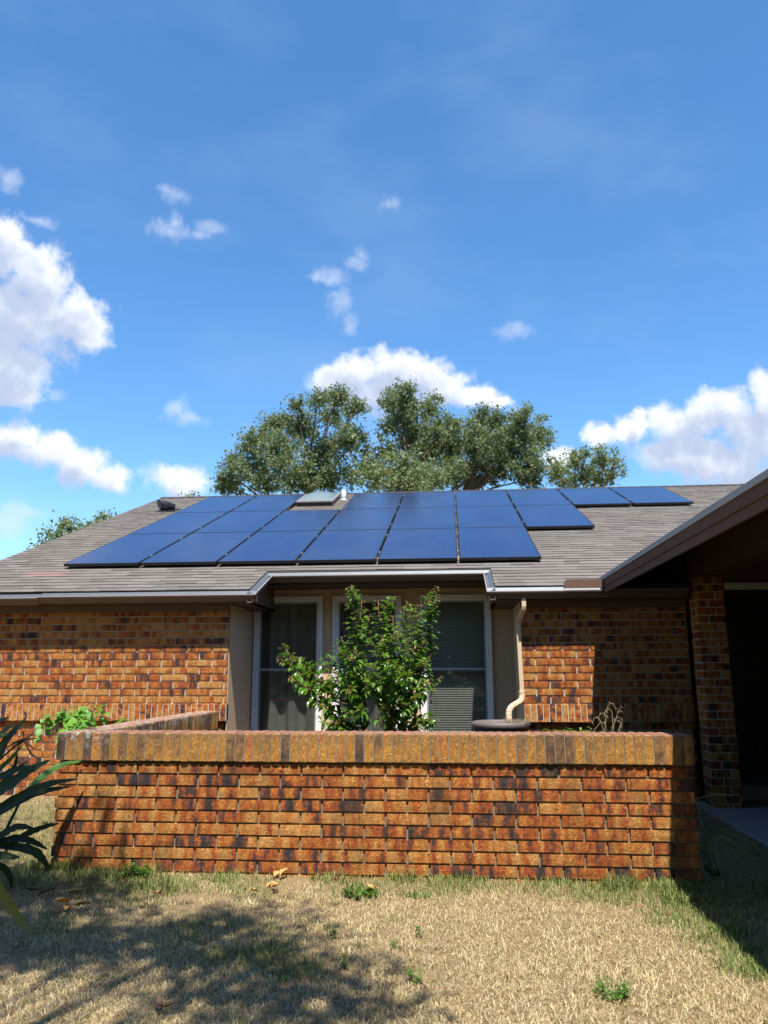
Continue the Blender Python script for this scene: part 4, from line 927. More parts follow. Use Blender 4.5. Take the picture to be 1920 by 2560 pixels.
# ---- large broad-leaved plant at the left edge
def broad():
    R = random.Random(9); root = thing('bird_of_paradise_plant', (-2.75, 4.75, 0), 'dark broad-leaved bird-of-paradise plant leaning in at the left edge', 'plant')
    def leaf(pts, w, m=M_STREL, name='leaf', fold=.22, tilt=0.0, wshape=None):
        pts = [Vector(p) for p in pts]; N = 22; mb = MB(); V = []; 
        # resample a Catmull-like polyline
        def at(t):
            f = t * (len(pts) - 1); i = min(int(f), len(pts) - 2); g = f - i
            p0 = pts[max(i - 1, 0)]; p1 = pts[i]; p2 = pts[i + 1]; p3 = pts[min(i + 2, len(pts) - 1)]
            return .5 * ((2 * p1) + (p2 - p0) * g + (2 * p0 - 5 * p1 + 4 * p2 - p3) * g * g + (3 * p1 - p0 - 3 * p2 + p3) * g ** 3)
        rn = r3(); loc = []
        for i in range(N + 1):
            t = i / N; c = at(t); dr = (at(min(1, t + .02)) - at(max(0, t - .02))).normalized()
            view = Vector((math.sin(tilt), -math.cos(tilt) * .75, .65)); s_ = dr.cross(view).normalized(); n_ = s_.cross(dr)
            ww = w * (math.sin(math.pi * min(1, t * .97 + .03) ** .85) ** .8) if t < 1 else 0
            wob = 1 + .10 * math.sin(i * 1.9 + rn[0] * 9)
            for k, q in enumerate((-1, -.55, 0, .55, 1)):
                V.append(c + s_ * q * ww * .5 * wob + n_ * (abs(q) * fold * ww * .5 + .0022 * math.sin(i * 2.2) * abs(q)))
        F_c = [(i * 5 + k, i * 5 + k + 1, (i + 1) * 5 + k + 1, (i + 1) * 5 + k) for i in range(N) for k in range(4)]
        mb.add(V, F_c, rn, None, 0, True)
        o = mb.build(name, m, root, recalc=False); return o
    B = Vector((-2.85, 4.7, .05))
    def L(px, w, Y0=4.7, **k): return leaf([P3(x, y, Y0 + dy) for (x, y, dy) in px], w * .80, **k)
    L([(-90, 2010, 0), (0, 1978, .0), (70, 1930, .05), (128, 1899, .1)], .105)
    L([(60, 1985, .3), (104, 1945, .42), (150, 1915, .53), (206, 1902, .64)], .075, m=M_SHRUB) .__setitem__('label', 'lighter green leaf crossing the wall cap')
    L([(-60, 2050, 0), (0, 2021, 0), (100, 1968, .05), (196, 1947, .12)], .085)
    L([(-60, 2060, .1), (0, 2030, .1), (90, 1985, .1), (178, 1966, .15)], .080)
    L([(-70, 2120, 0), (0, 2090, 0), (45, 2068, .0), (88, 2073, .02)], .070)
    L([(20, 2120, .1), (60, 2090, .1), (100, 2072, .12), (149, 2058, .15)], .060)
    L([(-20, 2110, .15), (36, 2096, .15), (80, 2104, .18), (120, 2124, .2)], .060)
    L([(-50, 2118, .05), (20, 2115, .05), (82, 2128, .1), (108, 2150, .12), (122, 2175, .14)], .070)
    L([(-60, 2140, -.1), (0, 2138, -.1), (30, 2143, -.1), (51, 2143, -.08)], .055)
    L([(-70, 1960, .2), (-10, 1885, .2), (30, 1835, .22), (68, 1792, .25)], .080)
    L([(-70, 1905, .25), (-20, 1860, .25), (10, 1830, .25), (38, 1806, .28)], .065)
    L([(-60, 1990, .3), (0, 1925, .3), (30, 1895, .3), (60, 1858, .32)], .055, m=M_SHRUB)
    L([(-60, 1960, .3), (-10, 1905, .3), (10, 1870, .3), (20, 1840, .3)], .075)
    L([(-30, 2010, .28), (10, 1965, .28), (36, 1920, .3), (44, 1880, .3)], .050)
    L([(-90, 1830, .3), (-30, 1815, .3), (0, 1802, .3), (22, 1795, .3)], .06)
    lf = L([(-60, 2120, -.9), (0, 2228, -.9), (35, 2280, -.88), (74, 2332, -.85)], .062, m=M_YLEAF); lf['label'] = 'yellow-green drooping leaf'
    L([(-80, 1990, .1), (-10, 1950, .1), (40, 1925, .12), (80, 1915, .15)], .07)
    L([(-80, 2030, .25), (-10, 1975, .25), (30, 1935, .27), (70, 1900, .3)], .06)
    L([(-80, 1880, .2), (-20, 1850, .2), (14, 1838, .22), (46, 1832, .25)], .05)
    L([(-60, 2150, .1), (0, 2165, .1), (24, 2190, .12), (30, 2225, .13)], .05)
    # stalks down to the crown, dead flower head
    mb = MB()
    for (x, y, dy) in ((-90, 2010, 0), (-60, 2050, 0), (-60, 2060, .1), (-70, 2120, 0), (-70, 1960, .2), (-60, 1990, .3), (-50, 2118, .05), (-60, 2140, -.1), (-90, 1830, .3), (-60, 1960, .3), (-70, 1905, .25), (-60, 2120, -.9)):
        p = P3(x, y, 4.7 + dy) if dy > -.5 else P3(x, y, 4.7 + dy); q = B + Vector((R.uniform(-.15, .15), R.uniform(-.12, .12) + (dy if dy < -.5 else 0), 0)); mb.tube([q, q.lerp(p, .5) + Vector((-.03, 0, .06)), p], [.014, .011, .008], 6, r3())
    for (a, b) in (((0, 1945), (40, 1990)), ((60, 2120), (20, 2180))):
        p, q = P3(a[0], a[1], 4.9), P3(b[0], b[1], 4.85)
    mb.tube([P3(60, 1985, 5.0), B], [.008, .014], 6, r3()); mb.tube([P3(20, 2120, 4.8), B], [.008, .012], 6, r3()); mb.tube([P3(-20, 2110, 4.85), B], [.008, .012], 6, r3()); mb.tube([P3(-30, 2010, 4.98), B], [.008, .012], 6, r3())
    mb.tube([P3(-30, 1925, 4.95), P3(30, 1872, 4.95), P3(58, 1848, 4.95)], [.007, .006, .006], 6, r3())
    mb.build('stalk', M_STREL, root)
    mb = MB()
    for (px) in (((60, 1850), (75, 1838), (95, 1818)), ((60, 1850), (70, 1870), (78, 1885), (92, 1895)), ((60, 1850), (48, 1862), (42, 1880)), ((62, 1848), (72, 1862), (86, 1872)), ((60, 1850), (80, 1846), (96, 1846)), ((60, 1850), (58, 1830), (72, 1816)), ((60, 1848), (40, 1855), (12, 1872))):
        mb.tube([P3(x, y, 4.95 + .01 * i) for i, (x, y) in enumerate(px)], [.009] + [.007] * (len(px) - 2) + [.002], 5, r3(), sx=.4)
    mb.build('dead_flower', M_DEADBROWN, root)
broad()

# ---- long-bladed clump behind the right end of the wall
def clump():
    root = thing('ornamental_grass_clump', (1.72, 5.7, 0), 'sparse long-bladed grass clump arching out beside the right end of the wall', 'grass clump')
    paths = [((1745, 2125), (1800, 2092), (1850, 2118), (1890, 2160), (1921, 2204)), ((1745, 2122), (1810, 2086), (1870, 2105), (1930, 2150)), ((1748, 2118), (1790, 2085), (1830, 2060), (1868, 2048)), ((1750, 2115), (1800, 2078), (1850, 2080), (1885, 2110), (1905, 2160)), ((1745, 2124), (1790, 2108), (1830, 2130), (1880, 2175)), ((1745, 2126), (1800, 2128), (1850, 2132)), ((1748, 2118), (1770, 2095), (1850, 2088), (1872, 2120), (1878, 2150)), ((1750, 2046), (1790, 2045), (1830, 2035), (1880, 2030)), ((1738, 2000), (1765, 2012), (1790, 2020)), ((1740, 2050), (1755, 2020), (1760, 2000)), ((1745, 2120), (1795, 2096), (1845, 2125), (1915, 2195)), ((1742, 1998), (1790, 1985), (1830, 1990))]
    for i, px in enumerate(paths):
        mb = MB(); Y = 5.62 + .05 * (i % 4); pts = [P3(x, y, Y) for x, y in px]; V = []; n = len(pts); N = 14; R = []
        for k in range(N + 1):
            f = k / N * (n - 1); a = min(int(f), n - 2); g = f - a
            p0, p1, p2, p3 = pts[max(a - 1, 0)], pts[a], pts[a + 1], pts[min(a + 2, n - 1)]
            c = .5 * ((2 * p1) + (p2 - p0) * g + (2 * p0 - 5 * p1 + 4 * p2 - p3) * g * g + (3 * p1 - p0 - 3 * p2 + p3) * g ** 3); w = .0055 * (1 - (k / N) ** 3) + .0005
            s_ = Vector((.25, -.3, 1)).normalized(); V += [c - s_ * w, c + Vector((0, -.002, 0)), c + s_ * w]
        mb.add(V, [(k * 3 + q, k * 3 + q + 1, k * 3 + q + 4, k * 3 + q + 3) for k in range(N) for q in (0, 1)], r3(), None, 0, True)
        q = pts[0]; b0 = Vector((1.66 + .02 * (i % 3), Y, 0)); mb.tube([b0, q], [.006, .004], 5, r3())
        mb.build('blade', M_BLADE, root, recalc=False)
clump()

# ---- weeds, dead stems, dead leaves
def weed(x, y, r, h, n, label, seed, z=0.0, L=.03, m=M_WEED):
    R = random.Random(seed); root = thing('weed', (x, y, z), label, 'weed', 'small green weeds in the yard'); mb = MB(); st = MB(); c = Vector((x, y, z + gheight(x, y) if z == 0 else z))
    for _ in range(n):
        a = R.uniform(0, 6.28); q = r * math.sqrt(R.random()); t = c + Vector((q * math.cos(a), q * math.sin(a), h * R.uniform(.35, 1)))
        st.tube([c + Vector((q * .3 * math.cos(a), q * .3 * math.sin(a), -.01)), t], [.0016, .001], 4, r3())
        for _ in range(5):
            dr = Vector((R.uniform(-1, 1), R.uniform(-1, 1), R.uniform(-.2, .8))); ll = L * R.uniform(.6, 1.2); leaf_quad(mb, t - Vector((0, 0, R.uniform(0, h * .35))), dr, Z_, ll, ll * .45, r3(), .1, .4)
    mb.build('foliage', m, root, recalc=False); st.build('stem', M_WEED, root)
def gp(x, y, z=0): v = P3(x, y, 5) - Vector((0, 0, H)); v = v * ((z - H) / v.z); return v.x, v.y
x, y = gp(1530, 2495); weed(x, y, .07, .07, 34, 'darkest clump of small weeds alone in the dry lawn at lower right', 31, L=.022)
x, y = gp(828, 2345); weed(x, y, .035, .075, 9, 'small upright weed at the tip of the tree shadow on the lawn', 32, L=.022)
x, y = gp(1050, 2340); weed(x, y, .02, .06, 6, 'tiny weed sprout in dry grass, upper of the two left of the lawn centre', 33, L=.02)
x, y = gp(990, 2375); weed(x, y, .025, .05, 6, 'tiny weed sprout in dry grass, lower of the two beside the shadow', 34, L=.02)
x, y = gp(1040, 2455); weed(x, y, .035, .06, 10, 'weed with spread leaves in sunny dry grass below the two sprouts', 35, L=.024)
x, y = gp(905, 2235); weed(x, y, .10, .05, 40, 'bright green leafy weed patch in front of the middle of the wall', 36, L=.035)
x, y = gp(335, 2190); weed(x, y, .10, .09, 42, 'leafy green weed against the shaded wall foot at left', 37, L=.035)
x, y = gp(862, 2425); weed(x, y, .02, .07, 5, 'thin dark weed at the lower tree shadow edge', 38, L=.022)
weed(.98, 7.0, .22, .16, 60, 'fresh green weeds showing above the wall cap before the sunlit brick', 39, z=.68, L=.05, m=M_VINE)
weed(1.30, 7.0, .20, .15, 46, 'fresh green weeds behind the wall cap under the dry seed stalks', 40, z=.66, L=.05, m=M_VINE)
weed(.95, 6.95, .16, .10, 22, 'sparse yellowish weeds behind the wall cap beside the barrel', 41, z=.70, L=.03, m=M_NEWLEAF)
mb = MB(); mb.bevbox(.78, 1.50, 6.78, 8.2, -.02, .69, .03)
M_SOIL = simple('bed_soil', (.10, .07, .045), .97, 20, .4, .9, 60)
tag(mb.build('planting_bed', M_SOIL), 'raised earth bed behind the wall at right, holding the weeds', 'planting bed')
def dry_stems():
    R = random.Random(17); root = thing('dried_weed', (1.7, 7.0, .68), 'pale dried weed stalks with curled seed heads above the wall cap at right', 'dried weed', None); mb = MB()
    for (x, y) in ((1520, 1765), (1530, 1780), (1547, 1775), (1560, 1785), (1572, 1800), (1500, 1800), (1538, 1800), (1552, 1808), (1605, 1808), (1610, 1815), (1515, 1790), (1580, 1812), (1496, 1812), (1567, 1790)):
        t = P3(x, y, 7.0); b = P3(x + R.uniform(-25, 15), 1850, 7.0); k = R.choice((-1, 1)); w = .05
        P = [b, b.lerp(t, .5) + Vector((-k * .02, 0, 0)), t, t + Vector((k * w * .4, 0, .025)), t + Vector((k * w, 0, .015)), t + Vector((k * w * 1.3, 0, -.025)), t + Vector((k * w * 1.2, 0, -.055))]
        mb.tube(P, [.003, .0028, .0025, .0022, .002, .002, .0012], 5, r3())
        for _ in range(4):
            p = P[R.randint(2, 6)] + rdir(R) * .01; mb.tube([p, p + rdir(R) * .02], [.004, .001], 4, r3())
    mb.build('stalk', M_DRY, root)
dry_stems()
def dead_leaf(px, py, Ls, n, label, seed, m=M_DEADLEAF):
    R = random.Random(seed); x, y = gp(px, py); root = thing('dead_leaf', (x, y, 0), label, 'dead leaf', 'dead leaves on the lawn'); mb = MB(); g = gheight(x, y)
    for i in range(n):
        a = R.uniform(0, 6.28); p = Vector((x + R.uniform(-1, 1) * .04 * (n > 1), y + R.uniform(-1, 1) * .03 * (n > 1), g + .012 + .02 * i * (n > 1) * .6)); L = Ls * R.uniform(.8, 1.2); W = L * .42; V = []; N = 7
        d = Vector((math.cos(a), math.sin(a), R.uniform(.0, .4))).normalized(); s_ = d.cross(Z_).normalized(); nn = s_.cross(d)
        for k in range(N + 1):
            t = k / N; w = W * math.sin(math.pi * min(.999, t * .95 + .03)); c = p + d * L * t + nn * L * .28 * (t - .5) ** 2 + Vector((0, 0, .01 * R.random()))
            for q in (-1, -.4, .4, 1): V.append(c + s_ * w * .5 * q + nn * (abs(q) ** 2 * w * .45 + R.uniform(-.004, .004)))
        mb.add(V, [(k * 4 + q, k * 4 + q + 1, k * 4 + q + 5, k * 4 + q + 4) for k in range(N) for q in range(3)], r3(), None, 0, True)
    mb.build('blade', m, root, recalc=False)
dead_leaf(688, 2195, .085, 2, 'curled tan dead leaf leaning on the wall foot left of the bush', 51)
dead_leaf(680, 2225, .09, 3, 'crumpled heap of tan dead leaves on the grass below the curled one', 52)
dead_leaf(645, 2232, .06, 1, 'small tan dead leaf beside the crumpled heap', 53)
dead_leaf(935, 2230, .07, 2, 'pair of pale tan dead leaves behind the bright green weed patch', 54)
dead_leaf(385, 2240, .055, 1, 'flat tan dead leaf on bare soil left of the heap', 55)
dead_leaf(185, 2275, .12, 3, 'orange-brown strap-like dead leaves in the shade at left', 56)
dead_leaf(100, 2245, .10, 2, 'brown dead leaves nearest the broad-leaved plant', 57, M_DEADBROWN)
dead_leaf(210, 2235, .09, 1, 'light brown dead leaf between the shaded wall foot and the strap-like ones', 58)
dead_leaf(1243, 2350, .03, 1, 'tiny brown dead leaf alone on sunlit dry grass', 59, M_DEADBROWN)
dead_leaf(395, 2535, .08, 2, 'brown dead leaves at the bottom edge of the lawn', 60, M_DEADBROWN)

# ---- rain barrel under the downspout
def barrel():
    root = thing('rain_barrel', (.45, 8.28, 0), 'grey-brown round rain barrel with a lid under the downspout', 'barrel'); cx, cy = .45, 8.20; zt = H - .497
    mb = MB(); n = 40; prof = [(.24, 0), (.265, .12), (.282, .35), (.285, .5), (.275, zt - .075), (.262, zt - .07)]
    def lathe(mb, prof, seg=n):
        V = []; k = len(prof)
        for (r, z) in prof:
            for i in range(seg): a = 6.28318 * i / seg; V.append((cx + r * math.cos(a), cy + r * math.sin(a), z))
        mb.add(V, [(j * seg + i, j * seg + (i + 1) % seg, (j + 1) * seg + (i + 1) % seg, (j + 1) * seg + i) for j in range(k - 1) for i in range(seg)] + [tuple(range(seg - 1, -1, -1)), tuple((k - 1) * seg + i for i in range(seg))], smooth=True)
    lathe(mb, prof)
    for i in range(22):
        a = 6.28318 * i / 22; p = Vector((cx + .284 * math.cos(a), cy + .284 * math.sin(a), .2)); q = Vector((cx + .272 * math.cos(a), cy + .272 * math.sin(a), zt - .075)); mb.tube([p, q], .006, 4, smooth=False)
    mb.build('body', M_BARREL, root)
    mb = MB(); lathe(mb, [(.270, zt - .068), (.290, zt - .06), (.295, zt - .03), (.288, zt - .006), (.262, zt), (.245, zt - .006), (.240, zt - .02)]); mb.build('lid', M_BARREL, root)
    mb = MB(); R = random.Random(4)
    for _ in range(160):
        a = R.uniform(-.6, 1.2); q = .26 * math.sqrt(R.random()); p = Vector((cx + q * math.cos(a) + .03, cy + q * math.sin(a) - .05, zt - .02)); mb.tube([p, p + Vector((R.uniform(-.05, .05), R.uniform(-.06, .02), R.uniform(.0, .05)))], [.003, .001], 4, r3())
    tag(mb.build('dry_debris', M_DRY), 'dry grass clippings heaped on the barrel lid', 'dry grass', None, 'stuff')
barrel()

# ---- curtain behind the left window, blind behind the right one
mb = MB(); a, b = WIN[0]; V = []; N = 70
for i in range(N + 1):
    x = a + .03 + (b - a - .06) * i / N; y = YB + .20 + .045 * math.sin(i * .27 + 1.0) + .006 * math.sin(i * .9)
    V += [(x, y, ZB_ - .1), (x, y, ZT + .02)]
mb.add(V, [(2 * i, 2 * i + 2, 2 * i + 3, 2 * i + 1) for i in range(N)], smooth=True)
tag(mb.build('curtain', M_CURTAIN, None, recalc=False), 'plain pale curtain hanging in folds behind the left window', 'curtain')
mb = MB(); a, b = WIN[1]; V = []
for i in range(N + 1):
    x = a + .03 + (b - a - .06) * i / N; y = YB + .21 + .030 * math.sin(i * .5 + 2); V += [(x, y, ZB_ - .1), (x, y, ZT + .02)]
mb.add(V, [(2 * i, 2 * i + 2, 2 * i + 3, 2 * i + 1) for i in range(N)], smooth=True)
tag(mb.build('curtain', M_CURTAIN, None, recalc=False), 'plain pale curtain behind the middle window, hidden by the bush', 'curtain')
a, b = WIN[2]; bl = thing('window_blind', ((a + b) / 2, YB + .1, ZT), 'closed pale slatted blind behind the right window', 'blind')
mb = MB(); z = ZT - .06
while z > ZB_ + .10:
    V = [(a + .08, YB + .089, z), (b - .08, YB + .089, z), (b - .08, YB + .079, z - .0245), (a + .08, YB + .079, z - .0245)]; V2 = [(p[0], p[1] + .0015, p[2]) for p in V]
    mb.add(V + V2, [(0, 1, 2, 3), (7, 6, 5, 4)]); z -= .0275
mb.build('slat', M_BLIND, bl, recalc=False)
mb = MB()
for x in (a + .17, b - .17): mb.tube([(x, YB + .07, ZT - .05), (x, YB + .07, ZB_ + .1)], .0018, 4)
mb.build('cord', M_BLIND, bl)

# ================================================================== trees
TA = [(-6.97, 23.8, 7.51, 0.49), (-6.43, 24.6, 8.99, 0.46), (-6.99, 25.4, 8.49, 0.48), (-6.28, 26.2, 10.07, 0.45), (-5.6, 24.2, 8.39, 0.58), (-5.22, 25.0, 10.22, 0.26), (-5.22, 25.8, 9.61, 0.57), (-4.27, 23.8, 10.04, 0.31), (-3.73, 24.6, 10.45, 0.35), (-3.2, 25.4, 10.29, 0.33), (-4.16, 26.2, 10.25, 0.45), (-3.31, 24.2, 8.78, 0.41), (-4.32, 25.0, 8.58, 0.69), (-3.15, 25.8, 9.31, 0.28), (-5.05, 23.8, 7.46, 0.65), (-4.06, 24.6, 7.55, 0.67), (-6.31, 25.4, 7.81, 0.52), (-3.01, 26.2, 8.31, 0.58), (-7.25, 24.2, 7.26, 0.37)]
TA2 = [(-2.04, 20.3, 6.43, 0.42), (-1.52, 21.1, 6.69, 0.54), (-0.88, 21.9, 6.88, 0.56), (-0.44, 22.7, 6.91, 0.35), (-1.2, 20.7, 6.28, 0.43)]
TB = [(-1.66, 25.8, 10.77, 0.4), (-2.09, 26.6, 10.77, 0.35), (-1.47, 27.4, 10.93, 0.45), (-0.75, 28.2, 11.08, 0.43), (-2.07, 26.2, 9.84, 0.36), (-1.69, 27.0, 10.29, 0.37), (-1.1, 27.8, 10.01, 0.57), (-0.38, 25.8, 9.37, 0.49), (-0.01, 26.6, 9.9, 0.32), (0.17, 27.4, 9.34, 0.66), (0.99, 28.2, 10.44, 0.46), (0.99, 26.2, 8.97, 0.63), (1.63, 27.0, 10.28, 0.39), (1.94, 27.8, 9.71, 0.67), (2.46, 25.8, 9.85, 0.35), (2.5, 26.6, 9.33, 0.55), (3.07, 27.4, 9.81, 0.42), (3.53, 28.2, 9.74, 0.31), (2.62, 26.2, 8.44, 0.63), (1.76, 27.0, 8.49, 0.65), (0.64, 27.8, 8.53, 0.76), (-0.04, 25.8, 8.03, 0.53), (2.82, 26.6, 7.88, 0.46), (-0.9, 27.4, 9.07, 0.56), (-1.62, 28.2, 9.73, 0.43), (-2.26, 26.2, 8.87, 0.4)]
TC = [(3.95, 28.8, 8.66, 0.44), (4.9, 29.6, 9.42, 0.41), (5.2, 30.4, 8.98, 0.57), (4.58, 31.2, 8.81, 0.48), (5.82, 29.2, 9.18, 0.45), (6.15, 30.0, 8.8, 0.41), (5.78, 30.8, 8.85, 0.42), (6.2, 28.8, 9.01, 0.22)]
TD = [(-11.05, 20.0, 4.7, 0.23), (-11.0, 20.4, 4.99, 0.26), (-10.95, 20.8, 5.46, 0.21), (-11.01, 21.2, 5.24, 0.31), (-9.98, 20.0, 4.9, 0.29), (-9.87, 20.4, 5.36, 0.17), (-9.83, 20.8, 5.56, 0.19), (-9.79, 21.2, 5.73, 0.11), (-9.77, 20.0, 5.07, 0.23), (-10.39, 20.4, 4.7, 0.32), (-11.29, 20.8, 4.6, 0.32), (-10.1, 21.2, 5.11, 0.33)]

def tree(name, label, base, clumps, nper, leaf, mat_, seed, trunk_r=.28, fine=True):
    R = np.random.default_rng(seed); root = thing(name, base, label, 'tree', 'trees beyond the roof'); V = []; F_c = []; RN = []
    core = list(clumps)
    if fine:     # loose sprays that break up the outline
        for (x, y, z, r) in core:
            for _ in range(2):
                v = R.normal(0, 1, 3); v /= np.linalg.norm(v); v[2] = abs(v[2]) * .9; q = r * R.uniform(1.05, 1.45); core = core + [(x + v[0] * q, y + v[1] * q, z + v[2] * q, r * R.uniform(.22, .42))]
    for (x, y, z, r) in core:
        n = int(nper * (r / .45) ** 2)
        subs = R.normal(0, 1, (max(7, int((46 if fine else 14) * (r / .45) ** 1.6)), 3)); subs /= np.linalg.norm(subs, axis=1)[:, None]; subs = subs * (r * R.uniform(.25, 1.42, (len(subs), 1)))
        subs[:, 2] *= .85
        which = R.integers(0, len(subs), n); c = np.array([x, y, z]) + subs[which] + R.normal(0, 1, (n, 3)) * (R.uniform(.045, .15, (len(subs), 1)) if fine else .12 + r * R.uniform(.05, .2, (len(subs), 1)))[which]
        d = R.normal(0, 1, (n, 3)); d[:, 2] += .2; d /= np.linalg.norm(d, axis=1)[:, None]
        e = np.cross(d, R.normal(0, 1, (n, 3))); e /= np.linalg.norm(e, axis=1)[:, None]
        L = leaf * R.uniform(.6, 1.3, (n, 1))
        V.append(np.stack([c - d * L * .5, c + e * L * .28, c + d * L * .5, c - e * L * .28], 1).reshape(-1, 3)); rr = R.uniform(0, 1, (n, 3)); rr[:, 0] = np.clip(rr[:, 0] * .6 + .4 * R.uniform(0, 1, len(subs))[which], 0, 1); RN.append(np.repeat(rr, 4, 0))
    V = np.concatenate(V); RN = np.concatenate(RN); n = len(V) // 4
    me = bpy.data.meshes.new('crown'); me.vertices.add(n * 4); me.vertices.foreach_set('co', (V - np.array(base)).astype(np.float32).ravel())
    me.loops.add(n * 4); me.loops.foreach_set('vertex_index', np.arange(n * 4, dtype=np.int32)); me.polygons.add(n)
    me.polygons.foreach_set('loop_start', (np.arange(n) * 4).astype(np.int32)); me.polygons.foreach_set('loop_total', np.full(n, 4, np.int32)); me.materials.append(mat_)
    a_ = me.attributes.new('rnd', 'FLOAT_VECTOR', 'POINT'); a_.data.foreach_set('vector', RN.astype(np.float32).ravel()); me.update(calc_edges=True)
    o = bpy.data.objects.new('crown', me); sc.collection.objects.link(o); o.parent = root
    mb = MB(); Rr = random.Random(seed); bx, by = base[0], base[1]; zmin = min(c[2] for c in clumps); fork = Vector((bx, by, max(1.6, zmin * .62)))
    mb.tube([(bx, by, -.2), (bx + .06, by, fork.z * .5), fork], [trunk_r * 1.25, trunk_r, trunk_r * .85], 10)
    hubs = []
    for k in range(5):
        t = Rr.choice(clumps); hubs.append(fork.lerp(Vector(t[:3]), .55)); mid = fork.lerp(hubs[-1], .5) + Vector((Rr.uniform(-.2, .2), 0, .15)); mb.tube([fork, mid, hubs[-1]], [trunk_r * .6, trunk_r * .45, trunk_r * .3], 7)
    for c in clumps:
        h = min(hubs, key=lambda q: (q - Vector(c[:3])).length); e = Vector(c[:3]); mid = h.lerp(e, .5) + Vector((Rr.uniform(-.15, .15), Rr.uniform(-.1, .1), .1)); mb.tube([h, mid, e], [trunk_r * .22, trunk_r * .13, .015] if fine else [.028, .018, .006], 5)
        for _ in range(4 if fine else 0): q = e + rdir(Rr) * c[3] * .9; mb.tube([mid.lerp(e, .6), q], [.022, .006], 4)
    mb.build('trunk', M_BARK, root)
    return root
tree('oak_tree', 'wide green oak behind the left part of the roof', (-4.6, 25.3, 0), TA, 1300, .105, M_OAK, 1)
tree('oak_tree', 'tall green oak behind the roof right of centre', (-.6, 27.2, 0), TB, 1300, .11, M_OAK, 2)
tree('oak_tree', 'paler low tree crown just above the panels between the two oaks', (-2.6, 21.6, 0), TA2, 1500, .095, M_OAKL, 3, .16)
tree('oak_tree', 'small thin-crowned tree at the right of the oaks', (5.0, 30.2, 0), TC, 620, .12, M_OAKL, 4, .18)
tree('oak_tree', 'small tree top showing behind the left roof slope', (-10.8, 20.6, 0), TD, 800, .10, M_OAKL, 5, .14)
q = P3(470, 1243, 22); tree('oak_tree', 'tiny tip of a tree behind the left end of the roof ridge', (q.x, 22, 0), [(q.x, 22, q.z, .14), (q.x + .3, 22, q.z - .2, .2), (q.x - .3, 22.2, q.z - .25, .2)], 420, .09, M_OAKL, 6, .1)
# the tree behind the photographer that shades the left of the lawn
def shade_tree():
    def up(gx, gy, h): return (gx + SUN.x / SUN.z * h, gy + SUN.y / SUN.z * h, h)
    S = []
    for i, (px, py, r) in enumerate(((20, 2330, .30), (120, 2330, .30), (230, 2350, .30), (340, 2345, .28), (440, 2330, .28), (540, 2330, .26), (630, 2300, .22), (690, 2275, .13), (60, 2400, .26), (200, 2400, .24), (330, 2410, .22), (470, 2400, .22), (600, 2390, .26), (720, 2400, .22), (800, 2430, .18), (860, 2470, .2), (700, 2470, .24), (560, 2460, .2), (800, 2520, .26), (920, 2530, .2), (650, 2540, .24), (860, 2330, .06), (845, 2300, .05), (30, 2255, .28), (150, 2240, .22), (265, 2250, .22), (40, 2200, .24), (190, 2200, .12), (300, 2290, .12), (-120, 2200, .5), (-150, 2350, .5), (-150, 2080, .45), (-80, 2130, .25))):
        gx, gy = gp(px, py); h = 5.6 + (i * 7 % 11) * .22; x, y, z = up(gx, gy, h); S.append((round(x, 2), round(y, 2), z, r * .86))
    for (x, y, z, r) in ((-3.4, -1.6, 6.2, 1.0), (-2.6, -2.4, 7.0, 1.1), (-4.4, -.4, 6.6, 1.0), (-3.6, -3.4, 6.0, 1.0), (-4.9, -2.2, 7.3, 1.2), (-2.2, -.9, 6.3, .7)): S.append((x, y, z, r))
    # crown over the broad-leaved plant
    for (gx, gy, gz, r) in ((-2.5, 4.7, .5, .40), (-2.75, 4.6, .8, .40), (-2.45, 4.7, .75, .25)):
        h = 6.2; S.append((gx + SUN.x / SUN.z * (h - gz), gy + SUN.y / SUN.z * (h - gz), h, r))
    t = tree('shade_tree', 'tall leafy tree behind the viewer shading the left of the lawn', (-3.2, -2.0, 0), S, 800, .10, M_OAK, 8, .22, fine=False)
    t['group'] = 'trees'
shade_tree()

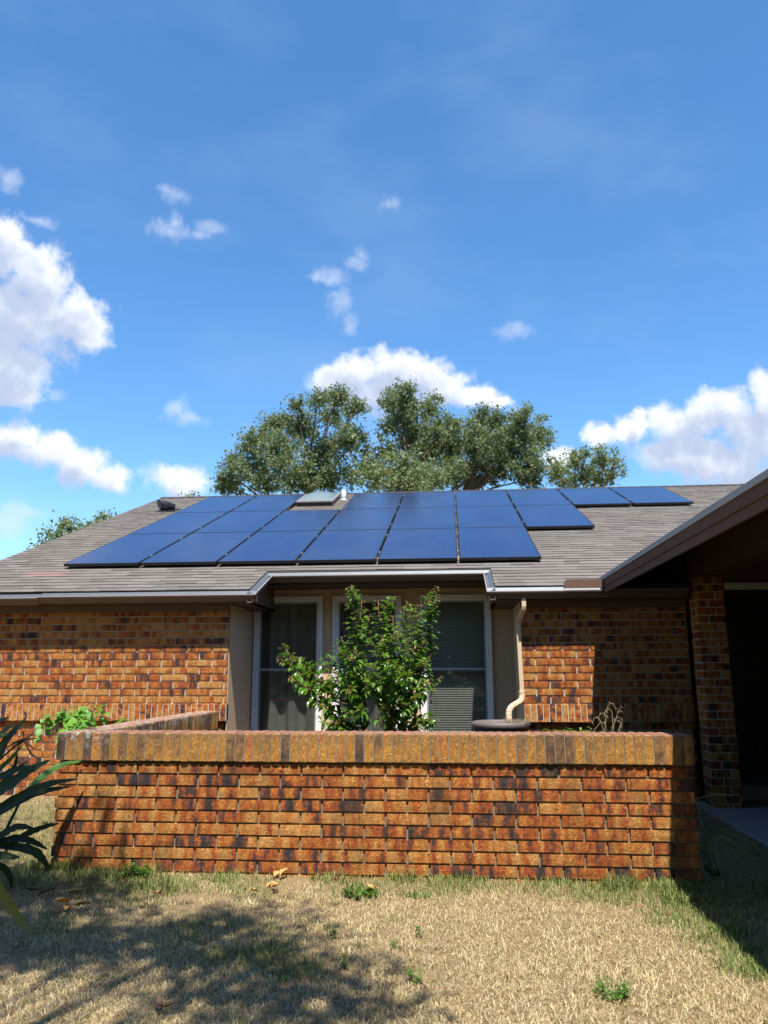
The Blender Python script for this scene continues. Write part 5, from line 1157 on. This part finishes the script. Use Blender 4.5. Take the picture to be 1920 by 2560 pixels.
# unseen dense trees added behind the viewer to block sky light
def sky_block_trees():
    R = np.random.default_rng(77); n = 90000; cx = R.uniform(-38, 38, 60); cy = R.uniform(-24, -16, 60); cz = R.uniform(2.0, 14.0, 60); cr = R.uniform(2.6, 4.6, 60)
    k = R.integers(0, 60, n); d = R.normal(0, 1, (n, 3)); d /= np.linalg.norm(d, axis=1)[:, None]
    c = np.stack([cx[k], cy[k], cz[k]], 1) + d * (cr[k] * R.uniform(.5, 1, n) ** .5)[:, None]; c[:, 2] = np.abs(c[:, 2])
    d = R.normal(0, 1, (n, 3)); d /= np.linalg.norm(d, axis=1)[:, None]; e = np.cross(d, R.normal(0, 1, (n, 3))); e /= np.linalg.norm(e, axis=1)[:, None]; L = R.uniform(.5, 1.0, (n, 1))
    V = np.stack([c - d * L * .5, c + e * L * .3, c + d * L * .5, c - e * L * .3], 1).reshape(-1, 3)
    me = bpy.data.meshes.new('sky_block_trees'); me.vertices.add(n * 4); me.vertices.foreach_set('co', V.astype(np.float32).ravel()); me.loops.add(n * 4); me.loops.foreach_set('vertex_index', np.arange(n * 4, dtype=np.int32)); me.polygons.add(n)
    me.polygons.foreach_set('loop_start', (np.arange(n) * 4).astype(np.int32)); me.polygons.foreach_set('loop_total', np.full(n, 4, np.int32)); me.materials.append(M_OAK)
    a = me.attributes.new('rnd', 'FLOAT_VECTOR', 'POINT'); a.data.foreach_set('vector', np.repeat(R.uniform(0, 1, (n, 3)), 4, 0).astype(np.float32).ravel()); me.update(calc_edges=True)
    o = bpy.data.objects.new('sky_block_trees', me); sc.collection.objects.link(o); tag(o, 'unseen mass of trees added behind the viewer to block sky light', 'trees', None, 'stuff')
sky_block_trees()

# unseen wide crowns added behind the viewer to shade lawn and block sky
def light_block_trees():
    R = random.Random(12)
    for n, (bx, by, lab) in enumerate(((-5.5, -6.5, 'unseen broad leafy tree added behind the viewer at left to cut light'), (4.5, -7.0, 'unseen broad leafy tree added behind the viewer at right to cut light'), (-.5, -11.0, 'unseen broad leafy tree added farthest behind the viewer to cut light'))):
        S = []
        for k in range(11):
            a = k * 2.4; q = 3.4 * math.sqrt((k + .5) / 11); S.append((bx + q * math.cos(a), min(by + q * math.sin(a), -3.0), R.uniform(5.8, 8.6), R.uniform(1.0, 1.45)))
        t = tree('light_block_tree', lab, (bx, by, 0), S, 110, .24, M_OAK, 90 + n, .2, fine=False); t['group'] = 'trees'
light_block_trees()
